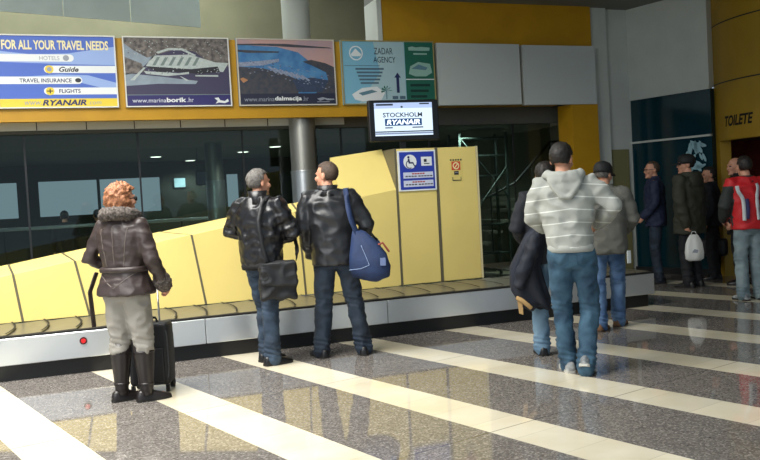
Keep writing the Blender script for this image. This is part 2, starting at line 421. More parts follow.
bar(.012, .64, .265, .365, 0, 1); bar(.385, .988, .42, .52, 1, 0); bar(.012, .70, .57, .67, 0, 1); bar(.375, .988, .72, .815, 1, 0)
b.rect(mb, .012, .87, .988, .982, 2, 2)
for u, v in ((.43, .47), (.425, .7675)): b.disc(mb, u, v, .036, 2, 3)
b.disc(mb, .575, .315, .026, 3, 3); b.disc(mb, .665, .62, .026, 4, 3, ry=.03); b.disc(mb, .43, .47, .02, 3, 4)
b.rect(mb, .40, .76, .45, .775, 4, 4); b.rect(mb, .421, .735, .431, .80, 4, 4)
mb.build('print', [WHITE, PALEBLUE, YEL, GREYINK, INK], t)
b.text('FOR ALL YOUR TRAVEL NEEDS', .055, .075, .94, .205, CREAM, t, bold=.03)
b.text('HOTELS', .355, .29, .52, .345, GREYINK, t)
b.text('Guide', .51, .435, .675, .505, INK, t, bold=.03, shear=.3)
b.text('TRAVEL INSURANCE', .18, .595, .61, .65, NAVY, t, bold=.02)
b.text('FLIGHTS', .50, .74, .68, .795, NAVY, t, bold=.02)
b.text('www.', .21, .905, .35, .955, GREYINK, t, shear=.2)
b.text('RYANAIR', .355, .885, .725, .965, NAVY, t, bold=.04, shear=.25)
b.text('.com', .735, .915, .85, .955, GREYINK, t, shear=.2)

# --- aerial view of a marina
t, b = board('advertising board with a grey aerial view of marina docks, second board from the left', .825, 2.20, mat('dusk_water_print', (64, 60, 88), .45), frame=FRAMEW)
mb = MB()
b.poly(mb, [(.012, .02), (.988, .02), (.988, .42), (.8, .36), (.66, .2), (.5, .17), (.35, .24), (.22, .30), (.1, .2), (.012, .1)], 0)
b.poly(mb, [(.012, .1), (.1, .2), (.22, .30), (.3, .26), (.14, .48), (.012, .34)], 1, 2)
b.poly(mb, [(.27, .27), (.62, .25), (.86, .36), (.988, .37), (.93, .5), (.62, .46), (.2, .42)], 2, 2)
for i in range(6):
    u = .26+i*.075; b.poly(mb, [(u+.05, .29), (u+.078, .29), (u+.03, .41), (u, .41)], 3, 3)
b.poly(mb, [(.2, .42), (.62, .46), (.88, .42), (.9, .5), (.7, .53), (.5, .5), (.3, .5)], 4, 3)
b.poly(mb, [(.012, .29), (.16, .38), (.2, .5), (.012, .54)], 0, 3)
b.poly(mb, [(.18, .49), (.5, .52), (.6, .5), (.6, .53), (.4, .56), (.2, .53)], 2, 4)
b.poly(mb, [(.66, .545), (.88, .545), (.88, .57), (.66, .565)], 2, 4)
b.poly(mb, [(.012, .52), (.35, .57), (.5, .60), (.68, .63), (.66, .675), (.3, .67), (.012, .7)], 1, 3)
b.poly(mb, [(.51, .56), (.53, .57), (.6, .625), (.57, .63)], 2, 5)
b.poly(mb, [(.05, .62), (.18, .44), (.2, .44), (.09, .62)], 2, 5)
b.poly(mb, [(.3, .22), (.42, .16), (.55, .16), (.68, .26), (.66, .27), (.54, .19), (.43, .19), (.32, .24)], 2, 4)
rn = random.Random(5)
for i in range(190):
    u, v = (rn.uniform(.2, .9), rn.uniform(.43, .52)) if i < 60 else (rn.uniform(.02, .95), rn.uniform(.05, .3)); r = rn.uniform(.003, .007)
    b.rect(mb, u, v, u+r*1.6, v+r*1.5, 2 if i % 3 else 4, 6)
b.rect(mb, .012, .83, .988, .98, 5, 2); b.rect(mb, .012, .822, .988, .832, 3, 3)
mb2 = mb
b.poly(mb, [(.83, .88), (.87, .87), (.885, .91), (.93, .925), (.96, .89), (.97, .93), (.93, .955), (.87, .945), (.84, .96), (.86, .92)], 6, 3)
mb.build('print', [mat('brown_land_print', (130, 122, 116), .45, rgb2=(76, 72, 72), vscale=18), mat('grey_water_print', (142, 156, 168), .45, var=.1, vscale=8), mat('dock_print', (182, 192, 190), .45, var=.1, vscale=30),
     mat('dock_shadow_print', (116, 132, 130), .45), INK, mat('indigo_print', (48, 44, 104), .45), WHITE], t)
b.text('www.marina', .06, .88, .37, .935, mat('light_ink', (222, 226, 234), .5), t)
b.text('borik', .375, .868, .56, .935, WHITE, t, bold=.035); b.text('.hr', .57, .868, .63, .935, MATS['light_ink'], t)

# --- marina at dusk
t, b = board('advertising board with blue sea under pink dusk sky, third board from the left', 2.30, 3.69, mat('blue_sea_print', (58, 112, 168), .45, rgb2=(84, 140, 186), vscale=6), frame=mat('cream_frame', (206, 200, 186), .5))
mb = MB()
b.poly(mb, [(.012, .015), (.988, .015), (.988, .42), (.72, .32), (.62, .2), (.4, .12), (.012, .1)], 0)
b.poly(mb, [(.012, .085), (.25, .075), (.5, .075), (.95, .12), (.98, .135), (.6, .125), (.3, .105), (.012, .105)], 1, 2)
b.poly(mb, [(.012, .17), (.2, .18), (.43, .19), (.42, .21), (.1, .215), (.012, .2)], 1, 2)
b.poly(mb, [(.66, .34), (.75, .31), (.9, .36), (.99, .42), (.99, .82), (.78, .82), (.92, .62), (.9, .5), (.76, .4)], 1, 2)
b.poly(mb, [(.012, .42), (.25, .44), (.45, .52), (.62, .62), (.6, .82), (.012, .82)], 1, 2)
b.poly(mb, [(.012, .36), (.25, .33), (.42, .3), (.42, .34), (.26, .4), (.012, .42)], 2, 3)
b.poly(mb, [(.55, .62), (.75, .58), (.92, .62), (.85, .8), (.6, .8)], 5, 3)
for i in range(7):
    u = .3+i*.055; b.poly(mb, [(u, .42+i*.022), (u+.02, .41+i*.022), (u+.1, .5+i*.02), (u+.08, .52+i*.02)], 2, 4)
for i in range(130):
    u, v = rn.uniform(.1, .93), 0; v = rn.uniform(.32, .55)+max(0, (u-.3))*.35; r = rn.uniform(.003, .009)
    b.rect(mb, u, v, u+r*2, v+r*1.3, 2 if i % 4 else 1, 5)
b.poly(mb, [(.02, .6), (.05, .58), (.1, .62), (.05, .66)], 6, 4)
b.rect(mb, .012, .82, .988, .985, 3, 6)
b.poly(mb, [(.79, .9), (.85, .88), (.9, .9), (.97, .905), (.97, .92), (.9, .93), (.87, .91), (.82, .935)], 4, 7); b.rect(mb, .79, .945, .92, .955, 4, 7)
mb.build('print', [mat('pink_sky_print', (198, 158, 148), .45, rgb2=(176, 150, 158), vscale=3), mat('dark_land_print', (54, 60, 74), .45, rgb2=(76, 74, 78), vscale=14), mat('boats_print', (140, 150, 172), .45, var=.2, vscale=40),
     mat('slate_banner_print', (38, 42, 62), .45), GREYINK, mat('harbour_print', (52, 66, 92), .45, var=.15, vscale=30), mat('orange_glow_print', (180, 130, 90), .5)], t)
b.text('www.marina', .05, .875, .35, .935, GREYINK, t, l=8); b.text('dalmacija', .355, .862, .63, .945, WHITE, t, bold=.03, l=8); b.text('.hr', .64, .862, .70, .935, GREYINK, t, l=8)

# --- travel agency board
t, b = board('pale blue and green advertising board with an upward arrow, partly behind the monitor', 3.79, 5.235, mat('sky_blue_print', (128, 186, 210), .45), frame=mat('beige_frame', (160, 148, 96), .5))
mb = MB()
b.poly(mb, [(.34, .015), (.67, .015), (.67, .985), (.16, .985), (.4, .5)], 0)
b.disc(mb, .155, .2, .072, 1, 2); b.disc(mb, .155, .2, .06, 2, 3)
b.poly(mb, [(.1, .22), (.15, .13), (.21, .22), (.2, .25), (.11, .25)], 1, 4)
b.rect(mb, .03, .39, .4, .398, 3, 2)
for i in range(5):
    v = .43+i*.055; b.rect(mb, .14+.012*i, v, .44-.015*i, v+.028, 3, 3)
b.poly(mb, [(.585, .5), (.62, .58), (.6, .58), (.6, .82), (.57, .82), (.57, .58), (.55, .58)], 4, 3)
b.poly(mb, [(.09, .84), (.2, .74), (.36, .72), (.44, .82), (.4, .93), (.2, .95), (.12, .92)], 1, 3)
b.poly(mb, [(.16, .82), (.3, .77), (.36, .8), (.2, .86)], 5, 4)
b.rect(mb, .452, .78, .462, .92, 5, 5)
for i in range(6):
    a = PI*i/5; b.poly(mb, [(.457, .78), (.457+.06*math.cos(a), .79-.09*math.sin(a)), (.457+.055*math.cos(a+.25), .80-.08*math.sin(a+.25))], 6, 5)
b.rect(mb, .675, .015, .99, .985, 6, 3); b.rect(mb, .675, .60, .99, .615, 1, 4)
b.poly(mb, [(.71, .52), (.73, .4), (.82, .33), (.95, .36), (.97, .5), (.9, .56), (.78, .56)], 7, 4)
b.poly(mb, [(.74, .44), (.82, .37), (.92, .42), (.9, .46)], 5, 5)
b.rect(mb, .77, .19, .92, .215, 7, 4)
for i in range(3): b.rect(mb, .72, .68+i*.09, .94-.02*i, .72+i*.09, 8, 4)
for u in (.52, .6): b.rect(mb, u, .87, u+.06, .92, 3, 3)
mb.build('print', [mat('pale_cyan_print', (172, 202, 208), .45), WHITE, mat('logo_blue_print', (120, 180, 206), .45), mat('blue_grey_ink', (86, 112, 130), .5), NAVY, mat('sea_grey_print', (96, 134, 150), .5),
      mat('green_print', (34, 104, 84), .45), mat('pale_green_print', (150, 190, 176), .5), mat('dark_green_ink', (18, 56, 48), .5)], t)
b.text('ZADAR', .345, .115, .545, .215, mat('slate_ink', (60, 74, 86), .5), t, l=4); b.text('AGENCY', .335, .255, .57, .345, MATS['slate_ink'], t, l=4)
lines = [(.715, .095, .955, .15)]
mb = MB()
b.poly(mb, [(.715, .10), (.76, .085), (.80, .10), (.86, .09), (.955, .10), (.95, .15), (.86, .155), (.72, .15)], 0, 5)
mb.build('script_heading', MATS['pale_green_print'], t)
# --- two blank boards
BLANK = mat('blank_grey_board', (196, 202, 198), .5)
board('blank light grey board right of the pale blue and green advertising board', 5.285, 6.685, BLANK, name='blank_board', cat='board', z0=2.80, z1=3.72, th=.097)
board('blank light grey board at the far right end, above the ochre pillar', 6.745, 8.065, BLANK, name='blank_board', cat='board', z0=2.79, z1=3.71, th=.097)

# ================================================================== STEEL COLUMNS
def column(label, x, y, r, ztop, paint):
    t = thing('steel_column', label, 'column', (x, y, 0))
    mb = MB(); mb.lathe((0, 0, 0), [(r, 0), (r, 1.93)], 40); mb.build('lower_sleeve', STEEL, t, smooth=40)
    mb = MB(); mb.lathe((0, 0, 0), [(r-.006, 1.93), (r-.006, ztop if not paint else 2.72)], 40); mb.build('shaft', mat('dull_steel', (150, 148, 140), .42, .8), t, smooth=40)
    mb = MB(); mb.lathe((0, 0, 0), [(r+.004, 1.90), (r+.006, 1.915), (r+.004, 1.93)], 40); mb.build('collar', STEEL, t, smooth=40)
    if paint:
        mb = MB(); mb.lathe((0, 0, 0), [(r+.005, 2.72), (r+.005, 6.2)], 40); mb.build('painted_shaft', mat('grey_white_paint', (178, 184, 176), .7), t, smooth=40)
column('polished steel column in front of the glass, behind the leather-jacketed pair', 3.26, 11.56, .195, 2.72, True)
column('dim steel column inside the glass front, left of the polished one', 2.42, 14.2, .155, 2.56, False)

# ================================================================== BAGGAGE CAROUSEL
XE = 6.54
car = thing('baggage_carousel', 'long baggage carousel with grey slats, silver front and black plinth', 'baggage carousel', (0, 8.1, 0))
off = Matrix.Translation((0, -8.1, 0))
mb = MB(); mb.box((-4.5, 8.16, 0), (XE-.06, 10.9, .15), mtx=off); mb.build('plinth', mat('black_plinth', (14, 14, 15), .4), car)
PANEL = mat('silver_panel', (222, 226, 228), .30, .8, bump=.03, bscale=5, stretch=(1, 1, 25))
xs = [-4.5, -2.6, -.7, 1.2, 3.1, 5.0, XE]
for i in range(len(xs)-1):
    mb = MB(); mb.box((xs[i]+.003, 8.10, .149), (xs[i+1]-.003, 8.15, .392), mtx=off); mb.bevel(.006, 1); mb.build('front_panel', PANEL, car)
mb = MB(); mb.box((XE-.05, 8.153, .149), (XE, 10.9, .392), mtx=off); mb.build('end_panel', PANEL, car)
mb = MB(); mb.box((-4.5, 8.11, .393), (XE-.005, 8.165, .412), mtx=off); mb.build('edge_strip', RUBBER, car)  # black strip stands in for the shadow along the top edge
mb = MB()
SL = .30
x = -4.5
while x < XE-.1:
    n = 6; lo = []; hi = []
    for k in range(n+1):
        y = 8.17+.91*k/n; d = .055*math.sin(PI*k/n)
        lo.append(Vector((x+d, y, .400))); hi.append(Vector((min(x+SL+d+.03, XE-.02), y, .412)))
    mb.prism(lo+hi[::-1], (0, 0, .006))
    mb.prism([q+Vector((-.012, 0, .0175)) for q in hi]+[q+Vector((.006, 0, .0175)) for q in hi[::-1]], (0, 0, .001), mi=1); x += SL
y = 9.1
while y < 10.8:
    mb.prism([(XE-1.0, y, .400), (XE-.03, y, .400), (XE-.03, y+SL, .411), (XE-1.0, y+SL, .411)], (0, 0, .006)); y += SL
mb.xform(off); mb.build('slat_belt', [mat('grey_rubber_slats', (104, 99, 84), .32, var=.1, vscale=9), RUBBER], car)
bt = MB(); bt.tube([(.08, 8.1, .305), (.08, 8.088, .305)], [.034, .034], 20, rnd=False); bt.xform(off); so = bt.build('stop_button', mat('dark_button_ring', (60, 22, 24), .4), car, smooth=40)
so['label'] = 'round red stop button'
bt = MB(); bt.tube([(.08, 8.088, .305), (.08, 8.076, .305)], [.022, .02], 20, rnd=False); bt.xform(off); bt.build('button_cap', mat('red_button', (206, 36, 40), .35), so, smooth=40)

# ---------------------------------------------------------------- yellow divider on the carousel
YF, YB = 9.10, 9.5
div = thing('carousel_divider', 'faceted pale yellow divider wall rising along the carousel', 'divider', (0, 9.3, .42))
doff = Matrix.Translation((0, -9.3, -.42))
YELLOW = mat('pale_yellow_panel', (230, 209, 126), .5, var=.03, vscale=2)
SEAM = mat('grey_joint', (112, 106, 86), .45, .3)
cz = lambda x: .985+.158*x       # front crease height
tz = lambda x: 1.078+.155*x      # back edge height
# seams: (x bottom, x crease, x back edge)
S = [(-3.2, -3.4, -3.45), (-1.75, -1.95, -2.0), (-.47, -.53, -.59), (.17, .06, -.06), (1.37, 1.26, .97), (2.50, 2.46, 2.50), (3.0, 3.0, 3.03)]
ZB = .42; G = .012
for i in range(len(S)-1):
    (b0, c0, k0), (b1, c1, k1) = S[i], S[i+1]
    mb = MB()
    A0, A1 = (b0+G, YF, ZB), (b1-G, YF, ZB); C0, C1 = (c0+G, YF, cz(c0)), (c1-G, YF, cz(c1)); K0, K1 = (k0+G, YB, tz(k0)), (k1-G, YB, tz(k1))
    E0, E1 = (k0+G, YB+.35, ZB), (k1-G, YB+.35, ZB)
    mb.faces([A0, A1, C1, C0, K0, K1, E1, E0], [(0, 1, 2, 3), (3, 2, 5, 4), (4, 5, 6, 7), (0, 3, 4, 7), (1, 6, 5, 2), (0, 7, 6, 1)])
    mb.xform(doff); mb.build('panel', YELLOW, div)
for b0, c0, k0 in S[:-1]:
    mb = MB(); g = .0095
    mb.faces([(b0-g, YF-.004, ZB), (b0+g, YF-.004, ZB), (c0+g, YF-.004, cz(c0)+.002), (c0-g, YF-.004, cz(c0)+.002), (k0-g, YB, tz(k0)+.004), (k0+g, YB, tz(k0)+.004), (k0+g, YB+.02, ZB), (k0-g, YB+.02, ZB)],
             [(0, 1, 2, 3), (3, 2, 5, 4), (4, 5, 6, 7), (0, 7, 6, 1), (0, 3, 4, 7), (1, 6, 5, 2)])
    mb.xform(doff); mb.build('joint_strip', SEAM, div)
# tall block with its sloped upper face
a, bx = 3.0, 3.67
mb = MB(); mb.faces([(a, YF, ZB), (bx, YF, ZB), (bx, YF, 1.56), (a, YF, 1.46), (a, YB, 1.985), (bx, YB, 2.065), (bx, YB+.35, ZB), (a, YB+.35, ZB)],
    [(0, 1, 2, 3), (3, 2, 5, 4), (4, 5, 6, 7), (0, 3, 4, 7), (1, 6, 5, 2), (0, 7, 6, 1)]); mb.xform(doff); mb.build('sloped_panel', YELLOW, div)
EDGE = mat('pale_panel_edge', (214, 204, 160), .5)
for x0, x1 in ((3.70, 4.20), (4.235, 4.75)):
    mb = MB(); mb.box((x0, YF, ZB), (x1, YF+.42, 2.04)); mb.bevel(.006, 1); mb.xform(doff); mb.build('tall_panel', YELLOW, div)
for x0, x1 in ((3.672, 3.698), (4.202, 4.233), (4.752, 4.775)):
    mb = MB(); mb.box((x0, YF-.003, ZB), (x1, YF+.4, 2.045)); mb.xform(doff); mb.build('joint_strip', SEAM if x0 < 4.7 else EDGE, div)

# ---------------------------------------------------------------- signs on the divider
t = thing('accessibility_sign', 'blue wheelchair access sign on a tall yellow panel under the monitor', 'sign', (3.95, 9.095, 1.54))
mb = MB(); mb.box((-.245, -.012, -.005), (.245, .003, .475)); mb.build('plate', WHITE, t)
b = Board(-.225, .225, .012, .458, -.0125); mb = MB()
b.rect(mb, 0, 0, 1, 1, 0); b.disc(mb, .3, .26, .19, 1, 2); b.rect(mb, .62, .14, .93, .38, 1, 2); b.rect(mb, .09, .54, .95, .70, 2, 2); b.rect(mb, .09, .76, .95, .93, 2, 2)
b.disc(mb, .26, .14, .032, 3, 3)
b.poly(mb, [(.235, .18), (.285, .18), (.30, .27), (.39, .27), (.43, .36), (.47, .35), (.48, .38), (.42, .40), (.37, .31), (.26, .31)], 3, 3)
for i in range(14):
    a0, a1 = R(100+i*14), R(100+(i+1)*14); f_ = lambda a, r: (.29+r*math.cos(a), .33-r*math.sin(a))
    b.poly(mb, [f_(a0, .115), f_(a1, .115), f_(a1, .09), f_(a0, .09)], 3, 3)
b.rect(mb, .70, .2, .78, .28, 4, 3); b.rect(mb, .70, .31, .86, .335, 4, 3)
for k, v in enumerate((.565, .785)):
    for i in range(5): b.rect(mb, .34+i*.075, v, .40+i*.075, v+.035, 5, 3)
    for i in range(9): b.rect(mb, .15+i*.085+(.03 if i > 3 else 0), v+.07, .215+i*.085+(.03 if i > 3 else 0), v+.1, 4, 3)
mb.build('print', [mat('sign_blue', (40, 62, 168), .4), WHITE, mat('sign_pale', (206, 212, 232), .45), mat('sign_dark_blue', (20, 28, 84), .45), INK, mat('red_ink', (170, 40, 44), .5)], t)
t = thing('warning_sticker', 'small red and black warning sticker on the rightmost yellow panel', 'sticker', (4.475, 9.0985, 1.62))
mb = MB(); b = Board(-.085, .085, 0, .28, -.0006)
mb.box((-.085, -.0004, 0), (.085, .001, .28)); mb.build('backing', mat('sticker_yellow', (226, 206, 120), .45), t)
mb = MB()
for i in range(5): b.rect(mb, .02+i*.2, .02, .14+i*.2, .09, 1)
b.rect(mb, .12, .12, .82, .5, 0, 1); b.disc(mb, .47, .31, .26, 2, 2); b.disc(mb, .47, .31, .18, 0, 3); b.poly(mb, [(.3, .4), (.36, .43), (.66, .22), (.6, .19)], 2, 4)
b.rect(mb, .3, .54, .66, .70, 1, 1); b.rect(mb, .34, .59, .62, .62, 3, 2)
o_ = mb; mb = MB(); b.rect(mb, .15, .8, .2, .96, 0); b.rect(mb, .15, .92, .85, .96, 0, 2); b.rect(mb, .8, .8, .85, .96, 0)
mb.build('corner_marks', INK, t); mb = o_
mb.build('print', [mat('sticker_red', (208, 72, 40), .5), INK, CREAM, GREYINK], t)

# ---------------------------------------------------------------- monitor
t = thing('flat_screen_monitor', 'black flat screen monitor showing STOCKHOLM above the yellow divider', 'monitor', (3.90, 9.30, 2.046))
mt_ = Matrix.Rotation(R(-4), 4, 'Z')
mon = lambda mb: mb.xform(mt_)
mb = MB(); mb.box((-.445, -.03, .10), (.445, .05, .595)); mb.bevel(.012, 2); mon(mb); ho = mb.build('housing', BLACK, t)
mb = MB(); mb.box((-.375, -.033, .165), (.36, -.0302, .56)); mon(mb); sc = mb.build('screen', mat('lit_screen', (30, 34, 40), .25, emit=(200, 218, 236), estr=.95), t)
b = Board(-.375, .36, .165, .56, -.0335); mb = MB()
b.rect(mb, 0, 0, 1, .17, 0); b.rect(mb, .03, .03, .32, .085, 1, 2); b.rect(mb, .78, .02, .95, .06, 1, 2); b.disc(mb, .47, .13, .02, 1, 2, ry=.03)
b.rect(mb, .17, .485, .81, .70, 2, 1); b.rect(mb, .17, .74, .3, .775, 1); b.rect(mb, .64, .74, .83, .775, 1); b.rect(mb, 0, .86, 1, .895, 1); b.rect(mb, 0, .91, 1, .96, 3)
mon(mb); mb.build('print', [mat('screen_lavender', (40, 40, 60), .3, emit=(160, 178, 212), estr=.9), mat('screen_dark', (44, 52, 66), .3), mat('screen_navy', (20, 44, 84), .3, emit=(24, 52, 84), estr=1), mat('screen_grey', (60, 66, 80), .3, emit=(120, 132, 160), estr=.8)], t)
o = b.text('STOCKHOLM', .14, .30, .82, .44, MATS['screen_dark'], t, bold=.02); o.data.transform(mt_)
o = b.text('RYANAIR', .20, .515, .78, .665, mat('screen_white', (200, 210, 220), .3, emit=(225, 235, 245), estr=1), t, bold=.03, shear=.2); o.data.transform(mt_)
mb = MB(); mb.box((-.12, .05, .12), (.12, .09, .5)); mb.box((-.035, .06, 0), (.035, .1, .4)); mb.box((-.1, .02, 0), (.1, .14, .012)); mon(mb); mb.build('bracket', DARKMETAL, t)

# ---------------------------------------------------------------- gallery balustrade, top left
P0 = Vector((-.63, 12.0, 4.2)); dv = Vector((1.0, .268, 0)).normalized()
FROST = mat('frosted_glass_panel', (200, 216, 212), .35, var=.04, vscale=3)
x = -3.5
ends = [-3.6, -1.9, -.9, -.05+.86, 1.75, 2.83]
t = thing('gallery_balustrade', 'frosted glass balustrade of the gallery above the left boards', 'balustrade', tuple(P0))
for i in range(len(ends)-1):
    mb = MB(); a = dv*(ends[i]+.006); bq = dv*(ends[i+1]-.006)
    mb.prism([a, bq, bq+Vector((0, 0, 1.15)), a+Vector((0, 0, 1.15))], Vector((-.268, 1, 0))*.016); mb.build('glass_panel', FROST, t)

# ---------------------------------------------------------------- behind the glass
SPOT = mat('spot_lamp_glow', (255, 255, 250), .4, emit=(255, 252, 240), estr=3.0)
for (x, y), where in zip(((1.75, 16.95), (2.65, 18.6), (3.36, 16.3), (3.72, 15.1)), ('leftmost of the row of four', 'second from the left of the row of four', 'third from the left of the row of four', 'rightmost of the row of four')):
    t = thing('ceiling_spot', 'small round ceiling spot behind the glass, '+where, 'ceiling light', (x, y, 2.56), 0, 'ceiling spots behind the glass')
    mb = MB(); mb.lathe((0, 0, 0), [(.13, 0), (.13, -.02), (.11, -.025)], 20); mb.build('rim', STEEL, t, smooth=30)
    mb = MB(); mb.lathe((0, 0, 0), [(.105, -.026), (.10, -.03)], 20); mb.build('lamp_glass', SPOT, t)
t = thing('railing', 'pale handrail on posts running behind the glass front', 'railing', (0, 15.6, 0))
mb = MB(); mb.tube([(-5, 0, 1.28), (4.6, 0, 1.28)], [.03, .03], 10); mb.build('handrail', mat('pale_rail', (170, 180, 182), .4, .3), t, smooth=True)
for x in (-4, -2.5, -1, .5, 2, 3.5):
    mb = MB(); mb.tube([(x, .0, 0), (x, .0, 1.26)], [.02, .02], 8, rnd=False); mb.build('post', DARKMETAL, t)
def poster(label, x0, x1, z0, z1, y, m_):
    t = thing('poster', label, 'poster', ((x0+x1)/2, y, z0)); w = (x1-x0)/2
    mb = MB(); mb.box((-w, -.01, 0), (w, 0, z1-z0)); mb.build('sheet', m_, t)
    mb = MB(); mb.box((-w-.02, 0, -.02), (w+.02, .012, z1-z0+.02)); mb.build('frame', DARKMETAL, t); return t
poster('pale blue notice behind the glass, right of the bright windows', 2.32, 2.56, 1.97, 2.17, 18.97, mat('pale_notice', (176, 206, 220), .4, emit=(150, 190, 210), estr=.5))  # paper sheet given its own glow, light put into the material
hung = poster('grey blue notice hung behind the glass, left of the dim column', 2.24, 2.49, 1.90, 2.12, 15.05, mat('blue_notice', (110, 126, 150), .4))
mb = MB(); mb.tube([(-.1, .005, .22), (-.1, .005, .66)], [.006, .006], 6, rnd=False); mb.build('hanger', DARKMETAL, hung)
mb = MB(); mb.tube([(.1, .005, .22), (.1, .005, .66)], [.006, .006], 6, rnd=False); mb.build('hanger', DARKMETAL, hung)
# stair with handrail, behind the glass at the right
t = thing('staircase', 'dim staircase with a dark handrail behind the right end of the glass', 'staircase', (7.2, 13.6, 0))
for i in range(7):
    mb = MB(); z = .19*(i+1); x = -.75+.26*i; mb.box((x, -.1, z-.05), (x+.3, 1.1, z)); mb.build('tread', mat('stair_tread', (120, 120, 108), .6), t)
mb = MB(); mb.tube([(-1.1, -.12, .95), (.62, -.12, 1.62), (1.41, -.12, 2.36), (2.2, -.12, 2.36)], [.028]*4, 8); mb.build('handrail', mat('dark_rail', (16, 16, 16), .5), t, smooth=True)
for x, z in ((.62, 1.6), (1.0, 1.97), (1.41, 2.34), (1.8, 2.34), (.1, 1.4), (-.5, 1.18)):
    mb = MB(); mb.tube([(x, -.12, max(0, z-1.05)), (x, -.12, z)], [.014, .014], 6, rnd=False); mb.build('baluster', DARKMETAL, t)
t = thing('metal_rack', 'tall thin metal lattice rack behind the glass, right of the tall yellow panels', 'rack', (6.75, 12.85, 0))
RACK = mat('rack_metal', (70, 82, 78), .5, .4)
for x in (-.45, .45):
    for y in (-.2, .2):
        mb = MB(); mb.box((x-.02, y-.02, 0), (x+.02, y+.02, 2.5)); mb.build('upright', RACK, t)
for z in (.4, .9, 1.4, 1.75, 2.1, 2.4):
    mb = MB(); mb.box((-.43, -.18, z), (.43, .18, z+.025)); mb.build('shelf', RACK, t)
mb = MB(); mb.tube([(-.43, -.21, 2.4), (.43, -.21, 1.4)], [.012, .012], 6); mb.tube([(-.43, -.21, .9), (.43, -.21, 1.9)], [.012, .012], 6); mb.build('brace', RACK, t)
t = thing('notice_board', 'small pale blue notice standing just right of the tall yellow panels', 'notice', (5.78, 11.8, 0))
mb = MB(); mb.box((-.10, -.01, 1.58), (.10, .01, 1.78)); mb.build('sheet', mat('cyan_notice', (110, 178, 200), .5), t)
mb = MB(); mb.tube([(0, .02, 0), (0, .02, 1.7)], [.015, .015], 8, rnd=False); mb.lathe((0, .02, 0), [(.15, 0), (.15, .02), (.02, .03)], 20); mb.build('stand', DARKMETAL, t)

